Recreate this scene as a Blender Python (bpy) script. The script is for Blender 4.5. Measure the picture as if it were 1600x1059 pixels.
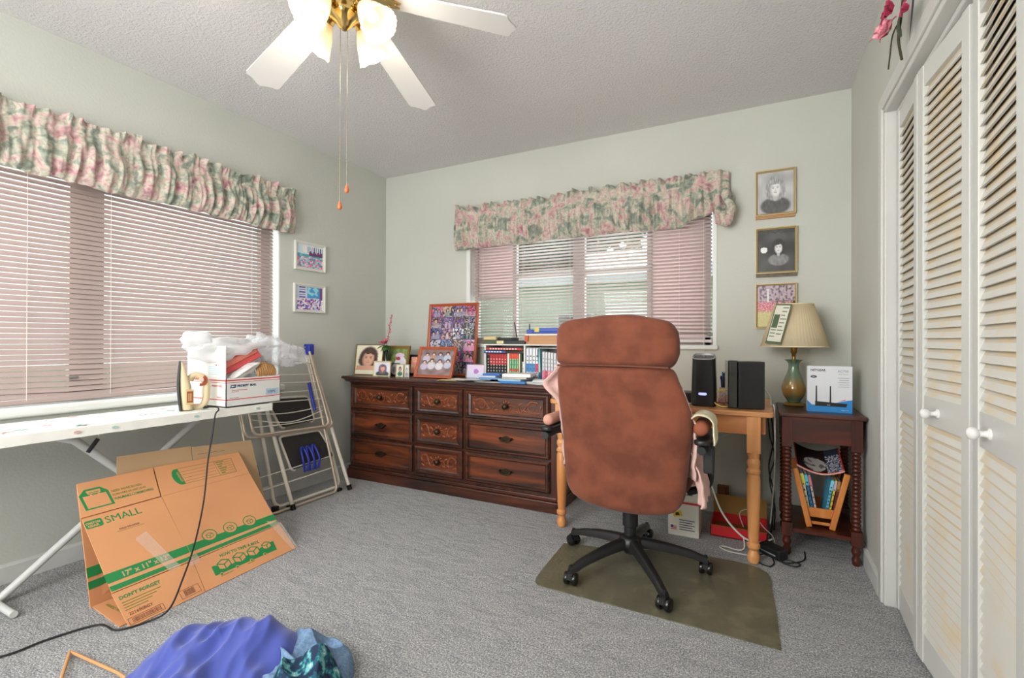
import bpy, math, random
from mathutils import Vector, Matrix, noise, Euler

# ------------------------------------------------------------------ clear
for o in list(bpy.data.objects): bpy.data.objects.remove(o, do_unlink=True)
C = bpy.context.scene.collection
scene = bpy.context.scene
PI = math.pi

# room: X across the back wall, Y towards it, Z up
XL, XR, YB, YF, H = -2.95, 0.455, 3.296, -1.3, 2.5

# ------------------------------------------------------------------ camera
cam_data = bpy.data.cameras.new('camera'); cam = bpy.data.objects.new('camera', cam_data)
C.objects.link(cam); scene.camera = cam
cam_data.sensor_width = 36.0; cam_data.lens = 755.77/1600*36.0
cam_data.clip_start = 0.02; cam_data.clip_end = 200
cam.location = (0, 0, 1.0731)
_yaw, _pit, _rol = 0.47437, 0.00275, 0.003136
_F = Vector((-math.sin(_yaw)*math.cos(_pit), math.cos(_yaw)*math.cos(_pit), math.sin(_pit)))
_r0 = Vector((math.cos(_yaw), math.sin(_yaw), 0)); _u0 = _r0.cross(_F)
_r = _r0*math.cos(_rol)+_u0*math.sin(_rol); _u = -_r0*math.sin(_rol)+_u0*math.cos(_rol)
cam.rotation_euler = Matrix((_r, _u, -_F)).transposed().to_euler()

# ------------------------------------------------------------------ view, world, lights
scene.view_settings.view_transform = 'Standard'; scene.view_settings.look = 'None'
scene.view_settings.exposure = 0.0; scene.view_settings.gamma = 1.0
scene.view_settings.use_curve_mapping = False

world = bpy.data.worlds.new('overcast_sky'); scene.world = world; world.use_nodes = True
wn = world.node_tree; wn.nodes.clear()
wo = wn.nodes.new('ShaderNodeOutputWorld'); wb = wn.nodes.new('ShaderNodeBackground')
wt = wn.nodes.new('ShaderNodeTexCoord'); wsx = wn.nodes.new('ShaderNodeSeparateXYZ'); wr = wn.nodes.new('ShaderNodeValToRGB')
wn.links.new(wt.outputs['Generated'], wsx.inputs[0]); wn.links.new(wsx.outputs['Z'], wr.inputs[0])
wr.color_ramp.elements[0].position = 0.0; wr.color_ramp.elements[0].color = (0.86, 0.93, 0.92, 1)
wr.color_ramp.elements[1].position = 0.6; wr.color_ramp.elements[1].color = (0.80, 0.90, 1.0, 1)
wn.links.new(wr.outputs[0], wb.inputs[0]); wb.inputs[1].default_value = 1.5
wn.links.new(wb.outputs[0], wo.inputs[0])

def area_light(name, loc, target, sx, sy, power, color=(1, 1, 1)):
    l = bpy.data.lights.new(name, 'AREA'); l.shape = 'RECTANGLE'; l.size = sx; l.size_y = sy
    l.energy = power; l.color = color
    o = bpy.data.objects.new(name, l); C.objects.link(o); o.location = loc
    o.rotation_euler = (Vector(target)-Vector(loc)).to_track_quat('-Z', 'Y').to_euler()
    return o
# added overhead fill panel behind the camera, no fixture is known there
area_light('added_overhead_fill', (-1.9, -0.95, 2.42), (-2.0, 0.9, 0.2), 1.6, 0.7, 34, (1.0, 0.99, 0.985))
# added unseen uplight behind the camera to brighten the ceiling, no lamp stands there
area_light('added_ceiling_uplight', (-0.9, -0.8, 1.6), (-0.6, 0.9, 2.5), 0.9, 0.9, 56, (1.0, 0.985, 0.97))
# added frontal fill panel in the doorway opening, lifts the left floor and wall
area_light('added_doorway_fill', (-1.85, -1.25, 1.05), (-1.8, 1.3, 0.2), 0.9, 1.7, 54, (1.0, 1.0, 1.0))
# daylight pressing through the two windows
area_light('left_window_daylight', (-3.16, 1.25, 1.42), (0, 1.25, 1.1), 1.7, 1.1, 34, (0.93, 0.97, 1.0))
area_light('back_window_daylight', (-1.19, 3.56, 1.48), (-1.19, 0, 1.0), 1.7, 0.8, 18, (0.93, 0.98, 1.0))

# ------------------------------------------------------------------ materials
def lin(c):
    if isinstance(c, str):
        c = c.lstrip('#'); c = tuple(int(c[i:i+2], 16) for i in (0, 2, 4))
    out = []
    for v in c[:3]:
        v = v/255.0
        out.append(v/12.92 if v <= 0.04045 else ((v+0.055)/1.055)**2.4)
    return tuple(out)
MATS = {}
def mat(name, color, rough=0.6, metal=0.0, var=0.0, vscale=20, bump=0.0, bscale=60, color2=None, coat=0.0,
        stretch=None, sheen=0.0, trans=0.0, alpha=1.0, emit=None, estr=1.0, spec=0.5, detail=4):
    if name in MATS: return MATS[name]
    m = bpy.data.materials.new(name); m.use_nodes = True; MATS[name] = m
    nt = m.node_tree; b = nt.nodes['Principled BSDF']
    c = lin(color); b.inputs['Base Color'].default_value = (*c, 1)
    b.inputs['Roughness'].default_value = rough; b.inputs['Metallic'].default_value = metal
    b.inputs['Coat Weight'].default_value = coat; b.inputs['Sheen Weight'].default_value = sheen
    b.inputs['Transmission Weight'].default_value = trans; b.inputs['Alpha'].default_value = alpha
    b.inputs['Specular IOR Level'].default_value = spec
    if emit:
        b.inputs['Emission Color'].default_value = (*lin(emit), 1); b.inputs['Emission Strength'].default_value = estr
    co = None
    def coord():
        nonlocal co
        if co is None:
            t = nt.nodes.new('ShaderNodeTexCoord'); mp = nt.nodes.new('ShaderNodeMapping')
            nt.links.new(t.outputs['Object'], mp.inputs[0]); co = mp.outputs[0]
            if stretch: mp.inputs['Scale'].default_value = stretch
        return co
    if var > 0 or color2:
        n = nt.nodes.new('ShaderNodeTexNoise'); n.inputs['Scale'].default_value = vscale; n.inputs['Detail'].default_value = detail
        nt.links.new(coord(), n.inputs['Vector'])
        r = nt.nodes.new('ShaderNodeValToRGB'); nt.links.new(n.outputs['Fac'], r.inputs[0])
        c2 = lin(color2) if color2 else tuple(max(0, x*(1-var)) for x in c)
        r.color_ramp.elements[0].position = 0.36; r.color_ramp.elements[1].position = 0.64
        r.color_ramp.elements[0].color = (*c2, 1); r.color_ramp.elements[1].color = (*c, 1)
        nt.links.new(r.outputs[0], b.inputs['Base Color'])
    if bump > 0:
        n = nt.nodes.new('ShaderNodeTexNoise'); n.inputs['Scale'].default_value = bscale; n.inputs['Detail'].default_value = 3
        nt.links.new(coord(), n.inputs['Vector'])
        bp = nt.nodes.new('ShaderNodeBump'); bp.inputs['Strength'].default_value = bump; bp.inputs['Distance'].default_value = 0.01
        nt.links.new(n.outputs['Fac'], bp.inputs['Height']); nt.links.new(bp.outputs[0], b.inputs['Normal'])
    return m

# vertex-colour print material (photographs, paintings, printed covers)
def print_mat(name, rough=0.35):
    if name in MATS: return MATS[name]
    m = bpy.data.materials.new(name); m.use_nodes = True; MATS[name] = m
    b = m.node_tree.nodes['Principled BSDF']; a = m.node_tree.nodes.new('ShaderNodeVertexColor'); a.layer_name = 'ink'
    m.node_tree.links.new(a.outputs['Color'], b.inputs['Base Color']); b.inputs['Roughness'].default_value = rough
    return m
PRINT = print_mat('printed_paper')

# ------------------------------------------------------------------ mesh builder
WORLD = {}
def wmat(o):
    return WORLD.get(o.name, Matrix.Identity(4)) if o else Matrix.Identity(4)
class MB:
    def __init__(s): s.v = []; s.f = []; s.m = []; s.c = []; s.stack = Matrix.Identity(4)
    def at(s, M): s.stack = M; return s
    def _v(s, p): s.v.append(s.stack @ Vector(p)); return len(s.v)-1
    def face(s, idx, m=0, c=None): s.f.append(tuple(idx)); s.m.append(m); s.c.append(c)
    def poly(s, pts, m=0, c=None): s.face([s._v(p) for p in pts], m, c)
    def box(s, x0, x1, y0, y1, z0, z1, m=0, c=None):
        i = [s._v(p) for p in ((x0,y0,z0),(x1,y0,z0),(x1,y1,z0),(x0,y1,z0),(x0,y0,z1),(x1,y0,z1),(x1,y1,z1),(x0,y1,z1))]
        for q in ((3,2,1,0),(4,5,6,7),(0,1,5,4),(1,2,6,5),(2,3,7,6),(3,0,4,7)): s.face([i[k] for k in q], m, c)
        return s
    def hexa(s, P, m=0, c=None):      # 8 points: bottom 4 then top 4
        i = [s._v(p) for p in P]
        for q in ((3,2,1,0),(4,5,6,7),(0,1,5,4),(1,2,6,5),(2,3,7,6),(3,0,4,7)): s.face([i[k] for k in q], m, c)
        return s
    def prism(s, poly, z0, z1, m=0, c=None):
        n = len(poly); a = [s._v((x, y, z0)) for x, y in poly]; b = [s._v((x, y, z1)) for x, y in poly]
        s.face(a[::-1], m, c); s.face(b, m, c)
        for i in range(n): j = (i+1) % n; s.face((a[i], a[j], b[j], b[i]), m, c)
        return s
    def lathe(s, prof, n=24, m=0, c=None, cap=True, squash=1.0):
        rings = []
        for r, z in prof:
            rings.append([s._v((r*math.cos(2*PI*k/n), r*math.sin(2*PI*k/n)*squash, z)) for k in range(n)])
        for a, b in zip(rings, rings[1:]):
            for k in range(n): j = (k+1) % n; s.face((a[k], a[j], b[j], b[k]), m, c)
        if cap: s.face(rings[0][::-1], m, c); s.face(rings[-1], m, c)
        return s
    def tube(s, pts, r, n=8, m=0, closed=False, c=None):
        P = [Vector(p) for p in pts]; N = len(P); rings = []; up = None
        R = r if isinstance(r, (list, tuple)) else [r]*N
        for i in range(N):
            if closed: t = P[(i+1) % N]-P[i-1]
            else: t = P[min(i+1, N-1)]-P[max(i-1, 0)]
            t.normalize()
            if up is None: up = t.orthogonal().normalized()
            up = (up-t*up.dot(t));
            up = up.normalized() if up.length > 1e-6 else t.orthogonal().normalized()
            w = t.cross(up)
            rings.append([s._v(P[i]+(up*math.cos(2*PI*k/n)+w*math.sin(2*PI*k/n))*R[i]) for k in range(n)])
        rr = list(zip(rings, rings[1:]))
        if closed: rr.append((rings[-1], rings[0]))
        for a, b in rr:
            for k in range(n): j = (k+1) % n; s.face((a[k], a[j], b[j], b[k]), m, c)
        if not closed: s.face(rings[0][::-1], m, c); s.face(rings[-1], m, c)
        return s
    def grid(s, fn, nu, nv, m=0, cf=None, closeu=False):
        I = [[s._v(fn(i/nu, j/nv)) for j in range(nv+1)] for i in range(nu if closeu else nu+1)]
        for i in range(nu):
            k = (i+1) % nu if closeu else i+1
            for j in range(nv):
                s.face((I[i][j], I[k][j], I[k][j+1], I[i][j+1]), m, cf((i+.5)/nu, (j+.5)/nv) if cf else None)
        return s
    def ball(s, cx, cy, cz, rx, ry=None, rz=None, n=14, m=0, c=None):
        ry = ry or rx; rz = rz or rx
        def fn(u, v):
            th = u*2*PI; ph = (v*0.98+0.01)*PI
            return (cx+rx*math.cos(th)*math.sin(ph), cy+ry*math.sin(th)*math.sin(ph), cz-rz*math.cos(ph))
        s.grid(fn, n, max(6, n//2), m, (lambda u, v: c) if c else None, closeu=True); return s
    def text(s, body, size, M, m=0, c=None, ext=0.0003, offset=0.0, align='LEFT', sx=1.0):
        cu = bpy.data.curves.new('t', 'FONT'); cu.body = body; cu.size = size; cu.extrude = ext; cu.offset = offset
        cu.align_x = align; cu.resolution_u = 2
        o = bpy.data.objects.new('t', cu); C.objects.link(o); bpy.context.view_layer.update()
        me = bpy.data.meshes.new_from_object(o.evaluated_get(bpy.context.evaluated_depsgraph_get()))
        S = s.stack @ M @ Matrix.Diagonal((sx, 1, 1, 1)); b = len(s.v)
        s.v += [S @ v.co for v in me.vertices]
        for p in me.polygons: s.face([b+i for i in p.vertices], m, c)
        bpy.data.objects.remove(o); bpy.data.curves.remove(cu); bpy.data.meshes.remove(me); return s
    def build(s, name, mats, parent=None, smooth=None, bevel=0, origin=None, solid=0, subsurf=0, seg=2):
        me = bpy.data.meshes.new(name); o = bpy.data.objects.new(name, me); C.objects.link(o)
        if parent is None:
            if origin is None:
                xs = [v.x for v in s.v]; ys = [v.y for v in s.v]; zs = [v.z for v in s.v]
                origin = ((min(xs)+max(xs))/2, (min(ys)+max(ys))/2, min(zs))
            W = Matrix.Translation(origin); o.location = origin
        else: W = wmat(parent); o.parent = parent
        WORLD[o.name] = W; Wi = W.inverted()
        me.from_pydata([Wi @ v for v in s.v], [], s.f)
        if not isinstance(mats, (list, tuple)): mats = [mats]
        for m in mats: me.materials.append(m)
        me.polygons.foreach_set('material_index', s.m)
        if any(c is not None for c in s.c):
            at = me.color_attributes.new('ink', 'FLOAT_COLOR', 'CORNER'); k = 0; buf = []
            for f, c in zip(s.f, s.c):
                cc = lin(c) if c is not None else (0.5, 0.5, 0.5)
                buf += [cc[0], cc[1], cc[2], 1.0]*len(f)
            at.data.foreach_set('color', buf)
        me.update(); me.validate()
        if smooth is not None:
            me.polygons.foreach_set('use_smooth', [True]*len(me.polygons))
            me.set_sharp_from_angle(angle=math.radians(smooth))
        if solid: md = o.modifiers.new('thickness', 'SOLIDIFY'); md.thickness = solid; md.offset = 0
        if bevel:
            md = o.modifiers.new('bevel', 'BEVEL'); md.width = bevel; md.segments = seg; md.limit_method = 'ANGLE'; md.angle_limit = math.radians(35)
        if subsurf: md = o.modifiers.new('subdivision', 'SUBSURF'); md.levels = subsurf; md.render_levels = subsurf
        return o
def T(x=0, y=0, z=0): return Matrix.Translation((x, y, z))
def RX(a): return Matrix.Rotation(a, 4, 'X')
def RY(a): return Matrix.Rotation(a, 4, 'Y')
def RZ(a): return Matrix.Rotation(a, 4, 'Z')
def frame(o, x, y):                     # matrix with given origin and in-plane axes
    x = Vector(x).normalized(); z = x.cross(Vector(y)).normalized(); y = z.cross(x)
    return Matrix(((x.x, y.x, z.x, o[0]), (x.y, y.y, z.y, o[1]), (x.z, y.z, z.z, o[2]), (0, 0, 0, 1)))
def tag(o, label, cat, group=None, kind=None):
    o['label'] = label; o['category'] = cat
    if group: o['group'] = group
    if kind: o['kind'] = kind
    return o
def thing(name, loc, label, cat, group=None):
    o = bpy.data.objects.new(name, None); C.objects.link(o); o.location = loc; o.empty_display_size = 0.05
    WORLD[o.name] = Matrix.Translation(loc); return tag(o, label, cat, group)
def struct(o): o['kind'] = 'structure'; return o
def nz(x, y, z=0.0, s=1.0): return noise.noise(Vector((x*s, y*s, z*s)))
def arc(cx, cy, r, a0, a1, n=6): return [(cx+r*math.cos(a0+(a1-a0)*i/n), cy+r*math.sin(a0+(a1-a0)*i/n)) for i in range(n+1)]
def rrect(w, h, r, n=5):                # rounded rectangle outline centred on 0
    return arc(w/2-r, h/2-r, r, 0, PI/2, n)+arc(-w/2+r, h/2-r, r, PI/2, PI, n)+arc(-w/2+r, -h/2+r, r, PI, 1.5*PI, n)+arc(w/2-r, -h/2+r, r, 1.5*PI, 2*PI, n)
def smooth_path(pts, n=8):              # Catmull-Rom
    P = [Vector(p) for p in pts]; P = [P[0]]+P+[P[-1]]; out = []
    for i in range(1, len(P)-2):
        for k in range(n):
            t = k/n; a, b, c, d = P[i-1], P[i], P[i+1], P[i+2]
            out.append(0.5*((2*b)+(c-a)*t+(2*a-5*b+4*c-d)*t*t+(3*b-a-3*c+d)*t**3))
    out.append(P[-2]); return out
def fillet(pts, r, n=5):                # rounded corners on an open 3-D polyline
    P = [Vector(p) for p in pts]; out = [P[0]]
    for a, b, c in zip(P, P[1:], P[2:]):
        d1 = (a-b); d2 = (c-b); k = min(r, d1.length*.45, d2.length*.45); p = b+d1.normalized()*k; q = b+d2.normalized()*k
        for i in range(n+1): t = i/n; out.append(p*(1-t)**2+b*2*t*(1-t)+q*t*t)
    out.append(P[-1]); return out

# ------------------------------------------------------------------ surface materials
WALL = mat('painted_plaster_wall', (197, 199, 190), 0.75, var=0.05, vscale=1.6, bump=0.12, bscale=90)
TRIM = mat('white_gloss_trim', (202, 202, 197), 0.4, var=0.04, vscale=6)
def popcorn():
    m = bpy.data.materials.new('popcorn_ceiling'); m.use_nodes = True; nt = m.node_tree; b = nt.nodes['Principled BSDF']
    b.inputs['Base Color'].default_value = (*lin((236, 234, 232)), 1); b.inputs['Roughness'].default_value = 0.95
    t = nt.nodes.new('ShaderNodeTexCoord'); v = nt.nodes.new('ShaderNodeTexNoise'); v.inputs['Scale'].default_value = 75; v.inputs['Detail'].default_value = 5
    v.inputs['Roughness'].default_value = 0.65
    nt.links.new(t.outputs['Object'], v.inputs['Vector'])
    bp = nt.nodes.new('ShaderNodeBump'); bp.inputs['Strength'].default_value = 0.9; bp.inputs['Distance'].default_value = 0.02
    nt.links.new(v.outputs['Fac'], bp.inputs['Height']); nt.links.new(bp.outputs[0], b.inputs['Normal']); return m
def carpet():
    m = bpy.data.materials.new('blue_grey_carpet'); m.use_nodes = True; nt = m.node_tree; b = nt.nodes['Principled BSDF']
    b.inputs['Roughness'].default_value = 1.0; b.inputs['Specular IOR Level'].default_value = 0.1
    t = nt.nodes.new('ShaderNodeTexCoord')
    n1 = nt.nodes.new('ShaderNodeTexNoise'); n1.inputs['Scale'].default_value = 170; n1.inputs['Detail'].default_value = 5; n1.inputs['Roughness'].default_value = 0.75
    mp = nt.nodes.new('ShaderNodeMapping'); mp.inputs['Rotation'].default_value = (0, 0, 0.5); mp.inputs['Scale'].default_value = (9, 24, 1)
    n2 = nt.nodes.new('ShaderNodeTexNoise'); n2.inputs['Scale'].default_value = 1.0; n2.inputs['Detail'].default_value = 3; n2.inputs['Distortion'].default_value = 1.2
    nt.links.new(t.outputs['Object'], n1.inputs['Vector']); nt.links.new(t.outputs['Object'], mp.inputs[0]); nt.links.new(mp.outputs[0], n2.inputs['Vector'])
    r1 = nt.nodes.new('ShaderNodeValToRGB'); nt.links.new(n1.outputs['Fac'], r1.inputs[0])
    e = r1.color_ramp.elements; e[0].position = 0.36; e[0].color = (*lin((112, 114, 117)), 1); e[1].position = 0.62; e[1].color = (*lin((238, 236, 233)), 1)
    k = e.new(0.5); k.color = (*lin((170, 171, 172)), 1)
    r2 = nt.nodes.new('ShaderNodeValToRGB'); nt.links.new(n2.outputs['Fac'], r2.inputs[0])
    e = r2.color_ramp.elements; e[0].position = 0.38; e[0].color = (.86, .87, .89, 1); e[1].position = 0.55; e[1].color = (1, 1, 1, 1)
    mx = nt.nodes.new('ShaderNodeMixRGB'); mx.blend_type = 'MULTIPLY'; mx.inputs[0].default_value = 1
    nt.links.new(r1.outputs[0], mx.inputs[1]); nt.links.new(r2.outputs[0], mx.inputs[2]); nt.links.new(mx.outputs[0], b.inputs['Base Color'])
    ad = nt.nodes.new('ShaderNodeMath'); ad.operation = 'MULTIPLY_ADD'; ad.inputs[1].default_value = 0.8
    nt.links.new(n1.outputs['Fac'], ad.inputs[0]); nt.links.new(n2.outputs['Fac'], ad.inputs[2])
    bp = nt.nodes.new('ShaderNodeBump'); bp.inputs['Strength'].default_value = 0.8; bp.inputs['Distance'].default_value = 0.012
    nt.links.new(ad.outputs[0], bp.inputs['Height']); nt.links.new(bp.outputs[0], b.inputs['Normal']); return m
def wood(name, dark, light, rough=0.4, coat=0.2, axis='X', scale=1.0, lo=0.35, hi=0.7):
    if name in MATS: return MATS[name]
    m = bpy.data.materials.new(name); m.use_nodes = True; MATS[name] = m; nt = m.node_tree; b = nt.nodes['Principled BSDF']
    t = nt.nodes.new('ShaderNodeTexCoord'); mp = nt.nodes.new('ShaderNodeMapping')
    s = {'X': (1.2, 14, 14), 'Y': (14, 1.2, 14), 'Z': (14, 14, 1.2)}[axis]; mp.inputs['Scale'].default_value = tuple(k*scale for k in s)
    n = nt.nodes.new('ShaderNodeTexNoise'); n.inputs['Scale'].default_value = 1.5; n.inputs['Detail'].default_value = 6; n.inputs['Distortion'].default_value = 0.8
    nt.links.new(t.outputs['Object'], mp.inputs[0]); nt.links.new(mp.outputs[0], n.inputs['Vector'])
    r = nt.nodes.new('ShaderNodeValToRGB'); nt.links.new(n.outputs['Fac'], r.inputs[0])
    r.color_ramp.elements[0].position = lo; r.color_ramp.elements[0].color = (*lin(dark), 1)
    r.color_ramp.elements[1].position = hi; r.color_ramp.elements[1].color = (*lin(light), 1)
    nt.links.new(r.outputs[0], b.inputs['Base Color']); b.inputs['Roughness'].default_value = rough
    b.inputs['Coat Weight'].default_value = coat; b.inputs['Coat Roughness'].default_value = 0.25; return m
def glass_mat(name, tint=(0.95, 0.98, 0.97), rough=0.0, mixw=0.9):
    if name in MATS: return MATS[name]
    m = bpy.data.materials.new(name); m.use_nodes = True; MATS[name] = m; nt = m.node_tree; nt.nodes.clear()
    o = nt.nodes.new('ShaderNodeOutputMaterial'); tr = nt.nodes.new('ShaderNodeBsdfTransparent'); gl = nt.nodes.new('ShaderNodeBsdfGlossy')
    tr.inputs[0].default_value = (*tint, 1); gl.inputs['Roughness'].default_value = 0.03
    mx = nt.nodes.new('ShaderNodeMixShader'); mx.inputs[0].default_value = 1-mixw
    nt.links.new(tr.outputs[0], mx.inputs[1]); nt.links.new(gl.outputs[0], mx.inputs[2]); nt.links.new(mx.outputs[0], o.inputs[0]); return m
def translucent(name, color, rough=0.6, tr=0.4, pattern=None):
    if name in MATS: return MATS[name]
    m = bpy.data.materials.new(name); m.use_nodes = True; MATS[name] = m; nt = m.node_tree; nt.nodes.clear()
    o = nt.nodes.new('ShaderNodeOutputMaterial'); d = nt.nodes.new('ShaderNodeBsdfPrincipled'); t = nt.nodes.new('ShaderNodeBsdfTranslucent')
    d.inputs['Base Color'].default_value = (*lin(color), 1); d.inputs['Roughness'].default_value = rough
    t.inputs[0].default_value = (*lin(color), 1); mx = nt.nodes.new('ShaderNodeMixShader'); mx.inputs[0].default_value = tr
    nt.links.new(d.outputs[0], mx.inputs[1]); nt.links.new(t.outputs[0], mx.inputs[2]); nt.links.new(mx.outputs[0], o.inputs[0])
    if pattern: pattern(nt, d, t)
    return m

# ------------------------------------------------------------------ room shell
mb = MB(); mb.box(XL-.15, XR+1.0, YF-.15, YB+.15, -.12, 0); struct(mb.build('floor', carpet(), origin=(0, 0, 0)))
mb = MB(); mb.box(XL-.15, XR+1.0, YF-.15, YB+.15, H, H+.12); struct(mb.build('ceiling', popcorn(), origin=(0, 0, H)))
def wall_with_hole(name, axis, a0, a1, t0, t1, hole, material=WALL):
    h0, h1, z0, z1 = hole; mb = MB()
    def bx(u0, u1, w0, w1):
        if u1-u0 < 1e-4 or w1-w0 < 1e-4: return
        if axis == 'Y': mb.box(t0, t1, u0, u1, w0, w1)
        else: mb.box(u0, u1, t0, t1, w0, w1)
    bx(a0, h0, 0, H); bx(h1, a1, 0, H); bx(h0, h1, 0, z0); bx(h0, h1, z1, H)
    return struct(mb.build(name, material))
LW = (0.30, 2.235, 0.765, 2.02)      # left window opening Y0 Y1 Z0 Z1
BW = (-2.105, -0.245, 1.045, 2.00)   # back window opening X0 X1 Z0 Z1
CL = (-0.42, 2.46, 0.0, 2.02)        # closet opening
wall_with_hole('wall_left', 'Y', YF, YB+.15, XL-.15, XL, LW)
wall_with_hole('wall_back', 'X', XL, XR+1.0, YB, YB+.15, BW)
wall_with_hole('wall_right', 'Y', YF, YB, XR, XR+.10, CL)
wall_with_hole('wall_front', 'X', XL-.15, XR+1.0, YF-.15, YF, (-2.3, -1.4, 0, 2.03))
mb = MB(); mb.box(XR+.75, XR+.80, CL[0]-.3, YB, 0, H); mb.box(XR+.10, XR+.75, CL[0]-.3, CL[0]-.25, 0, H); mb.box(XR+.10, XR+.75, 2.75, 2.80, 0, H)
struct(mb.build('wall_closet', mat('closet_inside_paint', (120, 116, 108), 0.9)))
# hallway beyond the doorway behind the camera
mb = MB(); mb.box(-3.0, -0.8, YF-1.4, YF-1.35, 0, H); mb.box(-3.05, -3.0, YF-1.4, YF-.15, 0, H); mb.box(-0.8, -0.75, YF-1.4, YF-.15, 0, H); mb.box(-3.05, -0.75, YF-1.4, YF-.15, H, H+.05); mb.box(-3.05, -0.75, YF-1.4, YF-.15, -.05, 0)
struct(mb.build('wall_hallway', WALL))
# baseboards
BASE = mat('painted_baseboard', (206, 208, 204), 0.5, var=0.10, vscale=9)
def baseboard(name, x0, x1, y0, y1, d):
    mb = MB(); h = .085; t = .014
    if d == 'x+': prof = [(x0, 0), (x0+t, 0), (x0+t, h-.012), (x0+t*.4, h), (x0, h)]; M = lambda p, y: (p[0], y, p[1])
    elif d == 'x-': prof = [(x0, 0), (x0-t, 0), (x0-t, h-.012), (x0-t*.4, h), (x0, h)]; M = lambda p, y: (p[0], y, p[1])
    else: prof = [(y0, 0), (y0-t, 0), (y0-t, h-.012), (y0-t*.4, h), (y0, h)]; M = lambda p, x: (x, p[0], p[1])
    a, b = (y0, y1) if d[0] == 'x' else (x0, x1)
    A = [mb._v(M(p, a)) for p in prof]; B = [mb._v(M(p, b)) for p in prof]; n = len(prof)
    mb.face(A); mb.face(B[::-1])
    for i in range(n): j = (i+1) % n; mb.face((A[i], B[i], B[j], A[j]))
    return struct(mb.build(name, BASE))
baseboard('baseboard_left', XL, XL, YF, YB, 'x+')
baseboard('baseboard_back', XL+.014, XR, YB, YB, 'y')
baseboard('baseboard_right', XR, XR, 2.525, YB-.014, 'x-')

# ------------------------------------------------------------------ windows
FRAME = mat('white_window_frame', (222, 224, 220), 0.45)
ALU = mat('window_aluminium', (150, 140, 134), 0.5)
GLASS = glass_mat('clear_window_glass')
def frosted(nt, d, t): pass
FROST = translucent('frosted_pinkish_glass', (212, 195, 193), 0.6, 0.55)
# left window (recess lined white, two sashes)
w = MB(); y0, y1, z0, z1 = LW; xg = XL-.115
w.box(XL-.149, XL-.001, y0, y0+.008, z0, z1); w.box(XL-.149, XL-.001, y1-.008, y1, z0, z1); w.box(XL-.149, XL-.001, y0, y1, z1-.008, z1)
for a, b in ((y0, y0+.05), (1.13, 1.27), (y1-.075, y1-.008)): w.box(xg-.02, xg+.02, a, b, z0, z1-.008, 1)
w.box(xg-.02, xg+.02, y0, y1, z0, z0+.06, 1); w.box(xg-.02, xg+.02, y0, y1, z1-.06, z1-.008, 1)
win1 = struct(w.build('window_1', [FRAME, ALU]))
g = MB(); g.box(xg-.003, xg+.003, y0+.05, 1.13, z0+.06, z1-.06); g.build('pane', GLASS, win1)
g = MB(); g.box(xg-.003, xg+.003, 1.27, y1-.075, z0+.06, z1-.06); g.build('pane', GLASS, win1)
g = MB(); g.box(XL-.149, XL+.028, y0-.04, y1+.03, z0-.045, z0+.002)
g.build('sill', FRAME, win1, bevel=.014, seg=3)
# back window
w = MB(); x0, x1, z0, z1 = BW; yg = YB+.115
w.box(x0, x0+.035, YB-.004, YB+.149, z0, z1); w.box(x1-.022, x1, YB-.004, YB+.149, z0, z1); w.box(x0, x1, YB+.0, YB+.149, z1-.01, z1)
for a in (x0+.035, -1.72, -1.19, -0.68, x1-.06):
    hw = .045 if abs(a+1.19) < .01 else .016
    w.box(a-hw, a+hw, yg-.02, yg+.02, z0, z1, 1)
w.box(x0, x1, yg-.02, yg+.02, z0, z0+.05, 1); w.box(x0, x1, yg-.02, yg+.02, z1-.05, z1, 1)
w.box(-1.72, -0.68, yg-.022, yg+.022, 1.555, 1.585, 1)
w.box(-2.07, -1.72, yg-.018, yg+.018, 1.395, 1.43, 1)
win2 = struct(w.build('window_2', [FRAME, mat('window_aluminium_pale', (176, 164, 160), .5)]))
g = MB(); g.box(-1.70, -1.235, yg-.003, yg+.003, z0+.05, z1-.05); g.build('pane', GLASS, win2)
g = MB(); g.box(-1.145, -0.70, yg-.003, yg+.003, z0+.05, z1-.05); g.build('pane', GLASS, win2)
g = MB(); g.box(-2.055, -1.736, yg-.003, yg+.003, 1.43, z1-.05); f = g.build('pane', FROST, win2); f['label'] = 'frosted upper side pane'
g = MB(); g.box(-2.055, -1.736, yg-.003, yg+.003, z0+.05, 1.395); g.build('pane', GLASS, win2)
g = MB(); g.box(-0.664, -0.32, yg-.003, yg+.003, z0+.05, z1-.05); f = g.build('pane', FROST, win2); f['label'] = 'frosted right side pane'
g = MB(); g.box(x0-.01, x1+.01, YB-.022, YB+.149, z0-.028, z0+.002); g.build('sill', FRAME, win2, bevel=.008)

# ------------------------------------------------------------------ venetian blinds
SLAT = mat('dusty_pink_slat', (176, 157, 151), 0.42, var=0.04, vscale=3)
SLATB = mat('pale_pink_slat', (208, 196, 192), 0.42)
CORD = mat('blind_cord_white', (225, 215, 210), 0.7)
def slats(mb, axis, a0, a1, plane, zs, tilt, w=.0255, sag=None, side=1):
    # curved slats; tilt: radians, room-side edge lifted by tilt
    n = 4
    for z in zs:
        P = []
        segs = 12 if sag else 1
        for k in range(n+1):
            t = (k/n-.5)*w; h = .0022*(1-(2*k/n-1)**2)
            d = t*math.cos(tilt)-h*math.sin(tilt)*0; zz = t*math.sin(tilt)+h*math.cos(tilt)
            P.append((d*side, zz))
        rows = []
        for i in range(segs+1):
            a = a0+(a1-a0)*i/segs; s_ = sag(a, z) if sag else 0
            rows.append([mb._v((plane+p[0], a, z+p[1]+s_) if axis == 'Y' else (a, plane+p[0], z+p[1]+s_)) for p in P])
        for r0, r1 in zip(rows, rows[1:]):
            for k in range(n): mb.face((r0[k], r1[k], r1[k+1], r0[k+1]))
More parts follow.
